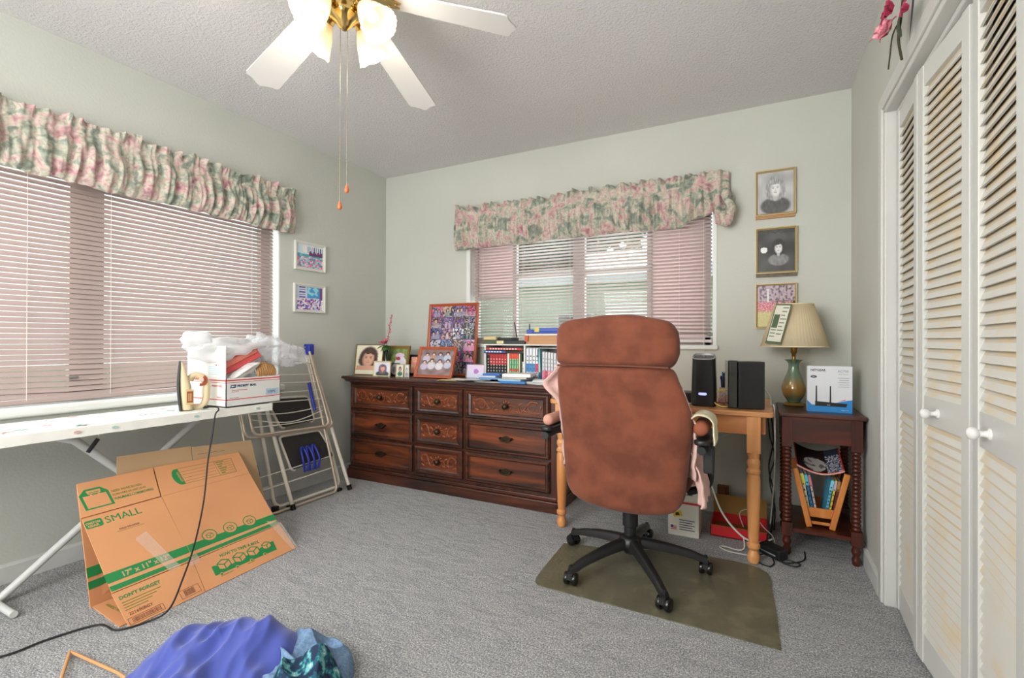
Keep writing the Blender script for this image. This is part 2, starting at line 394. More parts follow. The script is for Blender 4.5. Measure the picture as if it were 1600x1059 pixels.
# left blind
bl = thing('venetian_blind', (XL-.035, 1.27, .80), 'wide closed dusty pink venetian blind over the window on the left wall', 'blind')
xb = XL-.035; mb = MB()
zz = [0.815+i*.0246 for i in range(47)]
slats(mb, 'Y', LW[0]+.012, 2.205, xb, zz, math.radians(59), side=-1, sag=lambda y, z: (-.011*math.exp(-((y-1.15)/.22)**2)*max(0, 1-(z-.84)/.12)))
mb.build('slats', SLAT, bl, smooth=40)
mb = MB(); mb.box(xb-.013, xb+.013, LW[0]+.012, 2.205, .774, .797); mb.build('bottom_rail', SLAT, bl, bevel=.004)
mb = MB(); mb.box(xb-.02, xb+.02, LW[0]+.012, 2.205, 1.975, 2.008); mb.build('head_rail', SLAT, bl)
for y in (.95, 1.27, 2.045):
    for dx in (-.0135, .0135): mb = MB(); mb.tube([(xb+dx, y, .790), (xb+dx, y, 1.98)], .0011, 5); mb.build('ladder_cord', CORD, bl)
mb = MB(); mb.tube([(xb+.02, 1.10, .885), (xb+.02, 1.135, .887)], .007, 8); mb.build('cord_tassel', mat('grey_tassel', (110, 105, 102), .6), bl, smooth=40)
# back blind
bb = thing('venetian_blind', (-1.17, YB+.04, 1.06), 'half open pale pink venetian blind over the window above the dresser and desk', 'blind')
yb = YB+.045; mb = MB()
zz = [1.085+i*.0236 for i in range(38)]
slats(mb, 'X', -2.055, -1.2, yb, zz[1:], math.radians(20), side=-1, sag=lambda x, z: .003*nz(x*3, z*9)+(.010*math.exp(-((z-1.575)/.02)**2)*(x+2.05)))
slats(mb, 'X', -1.2, -0.275, yb, zz[2:], math.radians(24), side=-1, sag=lambda x, z: .002*nz(x*2, z*5)-.02*max(0, (x+.75))*max(0, 1-(z-1.1)/.5))
slats(mb, 'X', -0.8, -0.275, yb, [1.118], math.radians(10), side=-1, sag=lambda x, z: -.05*max(0, -.45-x))
mb.build('slats', SLATB, bb, smooth=40)
mb = MB(); mb.box(-2.055, -0.275, yb-.013, yb+.013, 1.062, 1.082); mb.build('bottom_rail', SLATB, bb, bevel=.004)
mb = MB(); mb.box(-2.055, -0.275, yb-.02, yb+.02, 1.955, 1.985); mb.build('head_rail', SLATB, bb)
for x in (-1.97, -1.62, -1.24, -1.03, -.82, -0.475):
    for dy in (-.0135, .0135): mb = MB(); mb.tube([(x, yb+dy, 1.07), (x, yb+dy, 1.96)], .001, 5); mb.build('ladder_cord', CORD, bb)
mb = MB(); mb.tube([(-.325, yb-.03, 1.95), (-.325, yb-.035, 1.2), (-.32, yb-.06, 1.03), (-.32, YB-.012, .83)], .0012, 5)
mb.build('pull_cord', CORD, bb)
mb = MB(); mb.box(-.30, -.262, yb-.022, yb+.0, 1.105, 1.125); mb.build('hold_down_clip', mat('grimy_clip', (120, 125, 112), .6), bb, bevel=.003)

# ------------------------------------------------------------------ outside
LAWN = mat('lawn_grass', (150, 168, 120), 0.95, var=.4, vscale=4)
mb = MB(); mb.box(-30, 30, YB+.2, 45, -.35, -.30); mb.box(-30, XL-.2, -30, YB+.2, -.35, -.30); struct(mb.build('ground', LAWN))
nh = thing('neighbour_house', (-4.5, 10.0, -.30), 'pale green sided neighbouring house seen through the back blind', 'house')
mb = MB(); mb.box(-8.6, -.4, 9.4, 13, -.30, 2.25)
for i in range(13): mb.box(-8.62, -.38, 9.37, 9.4, -.25+i*.19, -.25+i*.19+.17)
mb.build('wall', mat('pale_green_siding', (205, 215, 195), .7), nh)
mb = MB(); mb.hexa([(-9, 9.0, 2.2), (0, 9.0, 2.2), (0, 13.4, 2.2), (-9, 13.4, 2.2), (-8.4, 11, 2.75), (-.6, 11, 2.75), (-.6, 11.2, 2.75), (-8.4, 11.2, 2.75)]); mb.build('roof', mat('pale_roof_shingle', (196, 200, 196), .8), nh)
for x in (-3.75, -6.4):
    mb = MB(); mb.box(x, x+.8, 9.3, 9.4, .75, 1.65); wf = mb.build('window', FRAME, nh)
    mb = MB(); mb.box(x+.06, x+.74, 9.28, 9.31, .81, 1.59); mb.build('pane', mat('dark_far_glass', (90, 96, 100), .2), wf)
mb = MB(); rnd = random.Random(4)
LEAF = mat('olive_leaves', (118, 134, 108), .8, var=.5, vscale=3)
def crown(mb, cx, cy, cz, R, n, s=.22):
    for _ in range(n):
        d = Vector((rnd.gauss(0, 1), rnd.gauss(0, 1), rnd.gauss(0, 1))).normalized()*R*rnd.uniform(.4, 1)
        p = Vector((cx, cy, cz))+d; a = Vector((rnd.gauss(0, 1), rnd.gauss(0, 1), rnd.gauss(0, 1))).normalized()*s; b = a.orthogonal().normalized()*s*.5
        mb.poly((p-a, p+b, p+a, p-b))
tr = thing('shade_tree', (-7.4, 16.5, -.30), 'leafy tree behind the neighbouring house in the left half of the back window', 'tree')
crown(mb, -7.4, 16.5, 4.7, 1.9, 1500); mb.build('crown', LEAF, tr)
mb = MB(); mb.tube([(-7.4, 16.5, -.3), (-7.3, 16.5, 2.5), (-7.4, 16.5, 5)], [.3, .2, .1], 8); mb.build('trunk', mat('grey_bark', (120, 105, 90), .9), tr)
mb = MB(); tr = thing('shade_tree', (-4.9, 17, -.30), 'leafy tree behind the neighbouring house right of the window post', 'tree')
crown(mb, -4.9, 17, 4.3, 1.4, 1000); mb.build('crown', LEAF, tr)
mb = MB(); mb.tube([(-4.9, 17, -.3), (-4.9, 17, 4)], [.25, .1], 8); mb.build('trunk', MATS['grey_bark'], tr)
# ------------------------------------------------------------------ closet doors (bifold, louvred)
mb = MB()   # casing and jambs
Y1, ZH = CL[1], CL[3]
mb.box(XR-.014, XR, Y1+.006, Y1+.062, 0, ZH+.062); mb.box(XR-.014, XR, CL[0]-.06, Y1+.006, ZH+.006, ZH+.062); mb.box(XR-.014, XR, CL[0]-.062, CL[0]-.006, 0, ZH+.062)
mb.box(XR-.006, XR+.11, Y1-.018, Y1+.008, 0, ZH); mb.box(XR-.006, XR+.11, CL[0], Y1, ZH-.016, ZH+.008)
mb.box(XR+.03, XR+.065, CL[0], Y1-.018, ZH-.034, ZH-.016)
struct(mb.build('trim_1', TRIM, bevel=.004))
def stain(nt_name):
    m = bpy.data.materials.new('yellowed_white_louvre_paint'); m.use_nodes = True; nt = m.node_tree; b = nt.nodes['Principled BSDF']
    t = nt.nodes.new('ShaderNodeTexCoord'); n = nt.nodes.new('ShaderNodeTexNoise'); n.inputs['Scale'].default_value = 7; n.inputs['Detail'].default_value = 6
    nt.links.new(t.outputs['Object'], n.inputs['Vector']); r = nt.nodes.new('ShaderNodeValToRGB'); nt.links.new(n.outputs['Fac'], r.inputs[0])
    r.color_ramp.elements[0].position = .50; r.color_ramp.elements[0].color = (*lin((206, 204, 196)), 1)
    r.color_ramp.elements[1].position = .78; r.color_ramp.elements[1].color = (*lin((212, 190, 150)), 1)
    nt.links.new(r.outputs[0], b.inputs['Base Color']); b.inputs['Roughness'].default_value = .5; return m
STAIN = stain('x')
BEIGE = mat('beige_louvre_strip', (200, 193, 178), .8, color2=(208, 186, 148), vscale=5)
KNOB = mat('white_ceramic_knob', (222, 222, 218), .18, coat=.5)
def bifold(name, far, near, knob=None):
    # far/near: (x, y) ends of the leaf on the floor
    a = Vector((far[0], far[1], 0)); b = Vector((near[0], near[1], 0)); L = (b-a).length; u = (b-a)/L
    n = Vector((u.y, -u.x, 0));  n = n if n.x < 0 else -n     # towards the room
    M = Matrix(((u.x, n.x, 0, a.x), (u.y, n.y, 0, a.y), (0, 0, 1, 0), (0, 0, 0, 1)))
    z0, z1 = .018, 1.985; s = .046; m = MB().at(M); th = .014
    m.box(0, s, -th, th, z0, z1); m.box(L-s, L, -th, th, z0, z1)
    for za, zb in ((z0, .115), (.805, .897), (1.915, z1)): m.box(s, L-s, -th+.003, th-.003, za, zb)
    o = struct(m.build(name, TRIM, bevel=.002, origin=tuple(a)))
    m = MB().at(M)
    for za, zb in ((.115, .805), (.897, 1.915)):
        k = int(round((zb-za)/.0315)); d = (zb-za)/k
        for i in range(k):
            zc = za+(i+.5)*d; q = math.radians(66); hw = .0218; hy, hz = math.cos(q)*hw*.9, math.sin(q)*hw
            ty, tz = math.sin(q)*.003, math.cos(q)*.003
            # lower edge stands out into the room
            P = [(hy+ty, -hz+tz*.2), (hy-ty, -hz-tz*.2), (-hy-ty, hz-tz), (-hy+ty, hz+tz)]
            A = [m._v((s, p[0], zc+p[1])) for p in P]; B = [m._v((L-s, p[0], zc+p[1])) for p in P]
            for w_ in range(4):
                e = (w_+1) % 4
                if w_ == 3:      # outer face: the upper strip is coloured beige
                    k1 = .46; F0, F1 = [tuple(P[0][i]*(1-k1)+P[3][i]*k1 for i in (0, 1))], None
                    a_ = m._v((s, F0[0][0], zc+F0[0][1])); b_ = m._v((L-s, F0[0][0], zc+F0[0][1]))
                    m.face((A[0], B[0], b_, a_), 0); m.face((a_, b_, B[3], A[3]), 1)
                else: m.face((A[w_], B[w_], B[e], A[e]))
    m.build('louvres', [STAIN, BEIGE], o)
    if knob is not None:
        m = MB().at(M @ T(knob, th-.003, .850) @ RX(-PI/2))
        m.lathe([(.015, 0), (.015, .003), (.009, .006), (.007, .014), (.008, .020), (.014, .025), (.0165, .032), (.015, .039), (.009, .043), (.002, .045)], 20)
        m.build('knob', KNOB, o, smooth=40)
    return o
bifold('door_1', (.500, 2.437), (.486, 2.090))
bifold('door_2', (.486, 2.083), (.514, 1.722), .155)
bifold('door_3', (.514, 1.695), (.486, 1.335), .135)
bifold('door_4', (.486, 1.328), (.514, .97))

# ------------------------------------------------------------------ dresser
WD = wood('dark_walnut', (34, 17, 10), (92, 44, 24), .33, .35, 'X')
WDV = wood('dark_walnut_upright', (34, 17, 10), (86, 40, 22), .33, .35, 'Z')
WDP = wood('walnut_drawer_panel', (50, 22, 12), (128, 62, 30), .33, .35, 'X')
WCARVE = mat('carved_walnut', (142, 78, 44), .42, var=.35, vscale=30)
BRASSD = mat('antique_dark_brass', (62, 52, 36), .42, metal=.8)
DX0, DX1, DYF, DYB = -2.862, -1.122, 2.792, 3.262
dr = thing('dresser', ((DX0+DX1)/2, 3.03, 0), 'long dark walnut dresser with carved drawers against the back wall', 'dresser')
mb = MB(); mb.box(DX0, DX1, DYF+.012, DYB, .085, .745); mb.build('carcass', WDV, dr)
mb = MB(); mb.box(DX0-.012, DX1+.012, DYF-.016, DYB, 0, .07); mb.box(DX0-.004, DX1+.004, DYF-.006, DYB, .07, .096)
mb.build('plinth', WD, dr, bevel=.006)
def top_slab():
    m = MB(); prof = [(.0, .745), (.018, .750), (.026, .758), (.030, .768), (.045, .774), (.045, .786), (.038, .792)]
    rings = []
    for d, z in prof:
        rings.append([m._v(p) for p in ((DX0-d, DYF-d, z), (DX1+d*.55, DYF-d, z), (DX1+d*.55, DYB, z), (DX0-d, DYB, z))])
    for a, b in zip(rings, rings[1:]):
        for k in range(4): j = (k+1) % 4; m.face((a[k], a[j], b[j], b[k]))
    m.face(rings[0][::-1]); m.face(rings[-1]); return m
top_slab().build('top', wood('walnut_top', (44, 24, 20), (84, 48, 38), .38, .3, 'X'), dr, bevel=.002)
mb = MB()
mb.box(DX0, DX1, DYF+.004, DYF+.014, .7385, .747)
mb.build('upper_moulding', WD, dr)
def scroll(m, cx, cz, y, w, h):
    # carved acanthus scroll work left and right of the knob
    for s in (-1, 1):
        pts = []
        for i in range(22):
            t = i/21; a = t*1.9*PI; r = h*.40*(1-t*.72)
            pts.append((cx+s*(w*.36+math.cos(a+PI*.2)*r), y, cz+math.sin(a+PI*.2)*r*.9))
        m.tube(pts, [.0045*(1-.4*i/21) for i in range(22)], 6)
        p2 = smooth_path([(cx+s*w*.10, y, cz+h*.10), (cx+s*w*.16, y, cz+h*.02), (cx+s*w*.22, y, cz-h*.28), (cx+s*w*.33, y, cz+h*.34), (cx+s*w*.44, y, cz+h*.30)], 5)
        m.tube(p2, .0042, 6)
        for lx, lz, a in ((.20, .18, .6), (.26, -.2, -.5), (.47, .05, 1.2), (.15, -.26, -.3), (.43, -.3, .4)):
            M = T(cx+s*w*lx, y, cz+h*lz) @ RY(-s*a); old = m.stack; m.stack = M
            m.ball(0, 0, 0, .017*min(1, w/.28), .004, .0065, n=8); m.stack = old
    for k in range(5):
        a = PI*(.05+.225*k); M = T(cx+math.cos(a)*.027, y, cz+math.sin(a)*.027+.004) @ RY(-a); old = m.stack; m.stack = M
        m.ball(0, 0, 0, .011, .004, .006, n=8); m.stack = old
    pts = [(cx+math.cos(a)*.034, y, cz+math.sin(a)*.034-.002) for a in [PI+PI*k/10 for k in range(11)]]
    m.tube(pts, .004, 6)
def drawer(x0, x1, z0, z1, kind, lab=None):
    y = DYF
    m = MB(); f = .022; g = .05 if kind == 'carved' else .036
    # raised frame: outer lip, bevel down to the sunk panel
    rings = []
    for d, yy in ((0, y+.014), (0, y-.004), (.010, y-.012), (f, y-.012), (f+.006, y-.004), (g-.008, y+.000), (g, y+.006)):
        rings.append([m._v(p) for p in ((x0+d, yy, z0+d*.8), (x1-d, yy, z0+d*.8), (x1-d, yy, z1-d*.8), (x0+d, yy, z1-d*.8))])
    for a, b in zip(rings, rings[1:]):
        for k in range(4): j = (k+1) % 4; m.face((a[k], a[j], b[j], b[k]))
    m.face(rings[-1], 1)
    o = m.build('drawer', [WD, WDP], dr)
    if lab: o['label'] = lab
    cx, cz, w, h = (x0+x1)/2, (z0+z1)/2, x1-x0-2*g, z1-z0-1.6*g
    if kind == 'carved':
        m = MB(); m.at(T(0, 0, 0)); scroll(m, cx, cz, y+.005, w, h); m.build('carving', WCARVE, o, smooth=60)
        m = MB().at(T(cx, y+.004, cz) @ RX(PI/2)); m.lathe([(.013, 0), (.009, .006), (.008, .014), (.018, .020), (.020, .026), (.014, .034), (.004, .037)], 16)
        m.build('knob', BRASSD, o, smooth=40)
    else:
        m = MB(); pl = [(-.058, 0), (-.044, .010), (-.03, .006), (-.02, .014), (0, .020), (.02, .014), (.03, .006), (.044, .010), (.058, 0), (.044, -.008), (.03, -.012), (.015, -.020), (0, -.026), (-.015, -.020), (-.03, -.012), (-.044, -.008)]
        m.at(T(cx, y+.005, cz) @ RX(PI/2)); m.prism(pl, 0, .004)
        m.at(Matrix.Identity(4)); m.tube(smooth_path([(cx-.038, y+.001, cz+.006), (cx-.040, y-.014, cz+.002), (cx-.026, y-.022, cz-.010), (cx, y-.023, cz-.014), (cx+.026, y-.022, cz-.010), (cx+.040, y-.014, cz+.002), (cx+.038, y+.001, cz+.006)], 5), .0042, 8)
        m.build('handle', BRASSD, o, smooth=50)
cols = [(-2.848, -2.243), (-2.221, -1.812), (-1.788, -1.166)]
rows = [(.545, .735), (.330, .528), (.118, .313)]
for i, (a, b) in enumerate(cols):
    for j, (c_, d_) in enumerate(rows):
        k = 'carved' if (i == 1 or j == 0) else 'plain'
        if i != 1 and j == 0: c2 = c_
        drawer(a, b, c_, d_, k)

# ------------------------------------------------------------------ pine desk
PINE = wood('honey_pine', (196, 132, 78), (226, 168, 110), .42, .25, 'X', .6)
PINEV = wood('honey_pine_leg', (196, 126, 68), (228, 166, 104), .42, .25, 'Z', .6)
KX0, KX1, KY0, KY1, KZ = -1.088, .058, 2.585, 3.25, .735
dk = thing('desk', ((KX0+KX1)/2, 2.9, 0), 'pine desk with turned legs between the dresser and the small dark table', 'desk')
m = MB(); o_ = rrect(KX1-KX0, KY1-KY0, .03, 5); m.at(T((KX0+KX1)/2, (KY0+KY1)/2, KZ-.026)); m.prism(o_, 0, .026)
m.build('desktop', PINE, dk, bevel=.007, seg=3)
m = MB()
m.box(KX0+.10, KX1-.10, KY0+.035, KY0+.055, KZ-.116, KZ-.026); m.box(KX0+.10, KX1-.10, KY1-.055, KY1-.035, KZ-.116, KZ-.026)
m.box(KX0+.035, KX0+.055, KY0+.07, KY1-.07, KZ-.116, KZ-.026); m.box(KX1-.055, KX1-.035, KY0+.07, KY1-.07, KZ-.116, KZ-.026)
m.build('apron', wood('honey_pine_apron', (186, 112, 62), (216, 146, 88), .42, .2, 'X', .6), dk)
def desk_leg(x, y):
    m = MB().at(T(x, y, 0)); s = .030
    m.box(-s, s, -s, s, KZ-.20, KZ-.026)
    m.lathe([(.018, 0), (.024, .006), (.028, .03), (.026, .045), (.019, .060), (.019, .065), (.029, .078), (.029, .092), (.021, .102), (.024, .12), (.030, .30), (.0305, .41), (.026, .425), (.026, .431), (.031, .438), (.031, .448), (.026, .454), (.024, .462), (.030, .478), (.0295, .492), (.023, .505), (.026, .52), (.026, .536)], 22)
    m.build('leg', PINEV, dk, smooth=35)
for x, y in ((-.028, 2.622), (-1.020, 2.622), (-.028, 3.20), (-1.035, 3.20)): desk_leg(x, y)

# ------------------------------------------------------------------ end table (dark cherry, spool legs)
CH = wood('cherry_stain', (52, 16, 5), (96, 34, 14), .4, .12, 'X', .8)
CHV = wood('cherry_stain_leg', (50, 15, 5), (92, 32, 14), .4, .12, 'Z', .8)
CHT = wood('cherry_stain_top', (50, 22, 14), (82, 40, 26), .4, .15, 'X', .8)
EX0, EX1, EY0, EY1, EZ = .083, .448, 2.775, 3.235, .716
et = thing('side_table', ((EX0+EX1)/2, 3.0, 0), 'small dark cherry side table with spool turned legs in the right corner', 'side table')
m = MB(); m.box(EX0, EX1, EY0, EY1, EZ-.02, EZ); m.build('tabletop', CHT, et, bevel=.006)
m = MB(); m.box(EX0+.045, EX1-.045, EY0+.022, EY0+.04, EZ-.145, EZ-.02); m.box(EX0+.045, EX1-.045, EY1-.04, EY1-.022, EZ-.145, EZ-.02)
m.box(EX0+.015, EX0+.030, EY0+.05, EY1-.05, EZ-.145, EZ-.02); m.box(EX1-.030, EX1-.015, EY0+.05, EY1-.05, EZ-.145, EZ-.02)
m.build('apron', CH, et)
m = MB(); m.box(EX0+.03, EX1-.03, EY0+.03, EY1-.03, .118, .136); m.build('lower_shelf', CH, et)
def spool_leg(x, y):
    m = MB().at(T(x, y, 0)); s = .023
    m.box(-s, s, -s, s, .545, EZ-.02); m.box(-s, s, -s, s, .10, .165)
    pr = [(.012, 0), (.017, .006), (.019, .03), (.013, .045), (.020, .06), (.021, .07), (.015, .085), (.021, .10)]
    m.lathe(pr, 18)
    z = .165; pr = []; n = 19; d = (.545-.165)/n
    for i in range(n): pr += [(.0145, z+i*d), (.0205, z+i*d+d*.3), (.0205, z+i*d+d*.7)]
    pr.append((.0145, .545)); m.lathe(pr, 18, cap=False)
    m.build('leg', CHV, et, smooth=50)
for x in (EX0+.038, EX1-.038):
    for y in (EY0+.040, EY1-.040): spool_leg(x, y)

# ------------------------------------------------------------------ chair mat
MATG = mat('yellowed_clear_chair_mat', (128, 123, 100), .26, var=.3, vscale=8, bump=.3, bscale=200, alpha=.72)
def matmesh():
    m = MB(); P = [(-.92, 2.40), (-.900, 2.02), (-.872, 1.945), (-.85, 1.937), (-.80, 1.935), (-.40, 1.930), (.02, 1.922), (.058, 1.920), (.062, 1.924), (.064, 1.96), (.050, 2.3), (.0, 2.56), (-.35, 2.57), (-.70, 2.45)]
    a = smooth_path([(x, y, 0) for x, y in P]+[(P[0][0], P[0][1], 0)], 5)[:-1]
    m.prism([(v.x, v.y) for v in a], .001, .005); return m
tag(matmesh().build('chair_mat', MATG, origin=(-.4, 2.2, .001)), 'yellowish clear plastic chair mat on the carpet under the office chair', 'chair mat')

# ------------------------------------------------------------------ office chair
SUEDE = mat('rust_brown_suede', (126, 67, 43), .85, color2=(99, 48, 28), vscale=9, sheen=.12, bump=.08, bscale=400)
BLK = mat('black_nylon_plastic', (26, 26, 27), .42)
BLKG = mat('black_gloss_plastic', (18, 18, 19), .2)
oc = thing('office_chair', (-.545, 2.29, .005), 'high backed office chair in rust brown suede turned to the desk', 'office chair')
def interp(tab, z):
    for a, b in zip(tab, tab[1:]):
        if a[0] <= z <= b[0]:
            t = (z-a[0])/(b[0]-a[0]); return a[1]+(b[1]-a[1])*t
    return tab[0][1] if z < tab[0][0] else tab[-1][1]
def cushion(m, zs, left, right, yc, thick, nseg=28, e=3.2, endr=.035):
    z0, z1 = zs
    def fn(u, v):
        zz = z0+(z1-z0)*v
        k = 1.0
        d = min(zz-z0, z1-zz)
        if d < endr: k = math.sqrt(max(0, 1-(1-d/endr)**2))
        xl, xr = interp(left, zz), interp(right, zz); cx, w = (xl+xr)/2, (xr-xl)/2
        th = u*2*PI; c_, s_ = math.cos(th), math.sin(th)
        X = math.copysign(abs(c_)**(2/e), c_); Y = math.copysign(abs(s_)**(2/e), s_)
        yy = 2.06-(zz-.4)*.17
        inset = endr*(1-k)
        return (cx+X*(w-inset*.9), yy+yc+thick*.5+Y*thick*.5*(k*.55+.45 if k > 0 else .0)*(1 if k > .02 else .0), zz)
    # denser rows at both ends
    N = 34
    vv = [0.5-0.5*math.cos(PI*j/N) for j in range(N+1)]
    m.grid(lambda u, v: fn(u, vv[int(round(v*N))]), nseg, N, closeu=True)
L_ = [(.325, -.60), (.335, -.66), (.352, -.73), (.375, -.768), (.42, -.792), (.55, -.797), (.683, -.797), (.818, -.807), (.90, -.807), (.968, -.802)]
R_ = [(.325, -.44), (.335, -.37), (.352, -.32), (.38, -.295), (.42, -.276), (.671, -.246), (.74, -.240), (.78, -.240), (.85, -.262), (.909, -.289), (.968, -.306)]
LH = [(.955, -.800), (.99, -.806), (1.086, -.800), (1.12, -.793), (1.145, -.775), (1.16, -.745), (1.170, -.66), (1.180, -.60)]
RH = [(.955, -.306), (.98, -.300), (1.02, -.284), (1.074, -.283), (1.108, -.288), (1.135, -.303), (1.152, -.325), (1.163, -.37), (1.180, -.44)]
m = MB(); cushion(m, (.325, .968), L_, R_, 0, .115); 
ob = m.build('backrest', SUEDE, oc, smooth=60)
m = MB(); cushion(m, (.962, 1.180), LH, RH, -.004, .135, endr=.03); m.build('headrest', SUEDE, oc, smooth=60)
m = MB()
def seam_pts():
    pts = []
    for i in range(25):
        t = i/24; x = -.785+t*.466; pts.append((x, 1.962-.001, .966+.004*math.sin(t*PI)))
    return pts
m.tube(seam_pts(), .004, 6); m.build('seam_piping', mat('dark_suede_seam', (104, 60, 46), .9), oc, smooth=60)
m = MB()
def seatfn(u, v):
    th = u*2*PI; c_, s_ = math.cos(th), math.sin(th); e = 4
    k = math.sqrt(max(0, 1-(2*v-1)**2))**.5
    return (-.53+math.copysign(abs(c_)**(2/e), c_)*.26*(.9+.1*k), 2.36+math.copysign(abs(s_)**(2/e), s_)*.25*(.9+.1*k), .40+.11*v)
m.grid(seatfn, 28, 8, closeu=True); m.face([m._v(seatfn(k/28, 1)) for k in range(28)]); m.face([m._v(seatfn(k/28, 0)) for k in range(28)][::-1])
m.build('seat', SUEDE, oc, smooth=50, bevel=.01)
m = MB(); m.box(-.64, -.44, 2.18, 2.46, .362, .402); m.build('seat_mechanism', BLK, oc, bevel=.01)
m = MB().at(T(-.545, 2.29, 0)); m.lathe([(.028, .075), (.028, .20), (.036, .205), (.036, .33), (.030, .335), (.020, .34), (.020, .375)], 20); m.build('gas_column', BLK, oc, smooth=40)
m = MB().at(T(-.545, 2.29, 0)); m.lathe([(.030, .085), (.05, .095), (.056, .12), (.050, .15), (.032, .16)], 22); hub = m.build('base_hub', BLK, oc, smooth=50)
casts = [(-.736, 2.005), (-.337, 1.987), (-.221, 2.385), (-.545, 2.665), (-.869, 2.405)]
for cx, cy in casts:
    d = Vector((cx+.545, cy-2.29, 0)); L = d.length; a = math.atan2(d.y, d.x)
    M = T(-.545, 2.29, 0) @ RZ(a); m = MB().at(M); N = 10; rg = []
    for i in range(N+1):
        t = i/N; x = .035+t*(L-.03); w = .026-.008*t; zt = .150-.062*t**1.5-(.0 if t < .9 else .004); zb = zt-.044+.018*t
        rg.append([m._v(p) for p in ((x, -w, zb), (x, w, zb), (x, w*.8, zt-.008), (x, w*.45, zt), (x, -w*.45, zt), (x, -w*.8, zt-.008))])
    for p, q in zip(rg, rg[1:]):
        for k in range(6): j = (k+1) % 6; m.face((p[k], p[j], q[j], q[k]))
    m.face(rg[0][::-1]); m.face(rg[-1]); m.build('base_leg', BLK, oc, smooth=50)
    rr = random.Random(int(cx*1000)); ca = rr.uniform(0, PI*2)
    m = MB().at(T(cx, cy, .005) @ RZ(ca)); m.lathe([(.008, .05), (.008, .085)], 10)
    hood = [(-.026, .030), (-.024, .048), (-.010, .058), (.012, .058), (.024, .046), (.027, .032)]
    m.at(T(cx, cy, .005) @ RZ(ca) @ RX(PI/2)); m.prism(hood, -.012, .012)
    cs = m.build('caster', BLK, oc, smooth=40)
    for s in (-1, 1):
        m = MB().at(T(cx, cy, .005) @ RZ(ca) @ T(0, s*.0175, .0275) @ RX(PI/2)); m.lathe([(.018, -.011), (.0255, -.009), (.0275, -.004), (.0275, .004), (.0255, .009), (.018, .011)], 20)
        m.build('wheel', BLKG, cs, smooth=40)
# arms
def arm(s):
    x = -.205 if s > 0 else -.872; yb = 2.06
    nm = MB(); pts = fillet([(x-s*.09, 2.33, .385), (x+s*.005, 2.33, .42), (x+s*.012, 2.32, .62), (x, 2.16, .645), (x, 2.03, .64)], .05, 6)
    nm.tube(pts, .017, 10); a_ = nm.build('armrest', BLK, oc, smooth=50)
    nm = MB(); nm.at(T(x, 2.20, .658)); nm.prism([(q[1], q[0]) for q in rrect(.34, .062, .028, 5)], 0, .022); nm.build('arm_pad', BLK, a_, bevel=.008, seg=3)
arm(1); arm(-1)
m = MB(); m.box(-.205, -.165, 2.10, 2.135, .535, .66); m.build('arm_bracket', BLK, oc, bevel=.006)

# ------------------------------------------------------------------ ceiling fan
WHITEB = mat('white_fan_blade', (206, 204, 201), .35)
BRASS = mat('polished_brass', (210, 178, 112), .16, metal=1.0)
BULB = mat('lit_bulb_glass', (255, 240, 205), .4, emit=(255, 226, 175), estr=1.3)
SHADE = translucent('frosted_glass_shade', (244, 232, 200), .25, .30)
FC = (-1.355, 1.29)
fan = thing('ceiling_fan', (FC[0], FC[1], 2.5), 'white five blade ceiling fan with brass fittings and four lit glass shades', 'ceiling fan')
m = MB().at(T(FC[0], FC[1], 0)); m.lathe([(.075, 2.499), (.075, 2.47), (.055, 2.455), (.05, 2.44)], 32); m.build('canopy', BRASS, fan, smooth=40)
m = MB().at(T(FC[0], FC[1], 0)); m.lathe([(.05, 2.455), (.10, 2.45), (.125, 2.43), (.13, 2.40), (.125, 2.365), (.09, 2.345), (.06, 2.34)], 36); m.build('motor_housing', WHITEB, fan, smooth=40)
m = MB().at(T(FC[0], FC[1], 0)); m.lathe([(.06, 2.345), (.062, 2.325), (.05, 2.31), (.055, 2.29), (.058, 2.265), (.05, 2.245), (.03, 2.23), (.02, 2.215), (.008, 2.205)], 30); m.build('light_fitter', BRASS, fan, smooth=40)
zt = 2.195; R0, R1 = .155, .635
for a in (171, 99.5, 25, -47, -117):
    A = math.radians(a); slope = math.atan2(2.36-zt, R1)*.93
    M = T(FC[0], FC[1], 2.352) @ RZ(A) @ RY(slope) @ RX(math.radians(7))
    out = [(R0, -.052), (R0+.02, -.058), (R1-.028, -.072), (R1-.016, -.066), (R1-.012, -.046), (R1-.004, -.028), (R1+.008, -.012), (R1+.012, 0), (R1+.008, .012), (R1-.004, .028), (R1-.012, .046), (R1-.016, .066), (R1-.028, .072), (R0+.02, .058), (R0, .052)]
    m = MB().at(M); m.prism(out, -.003, .003); b_ = m.build('blade', WHITEB, fan, bevel=.001)
    m = MB().at(M); iron = [(.05, -.014), (.10, -.018), (.13, -.030), (.165, -.040), (.20, -.036), (.185, -.018), (.215, 0), (.185, .018), (.20, .036), (.165, .040), (.13, .030), (.10, .018), (.05, .014)]
    m.prism(iron, -.009, -.003)
    for q in ((.165, -.022), (.165, .022), (.195, 0)): m.ball(q[0], q[1], -.010, .005, n=8)
    m.build('blade_bracket', BRASS, fan, smooth=30)
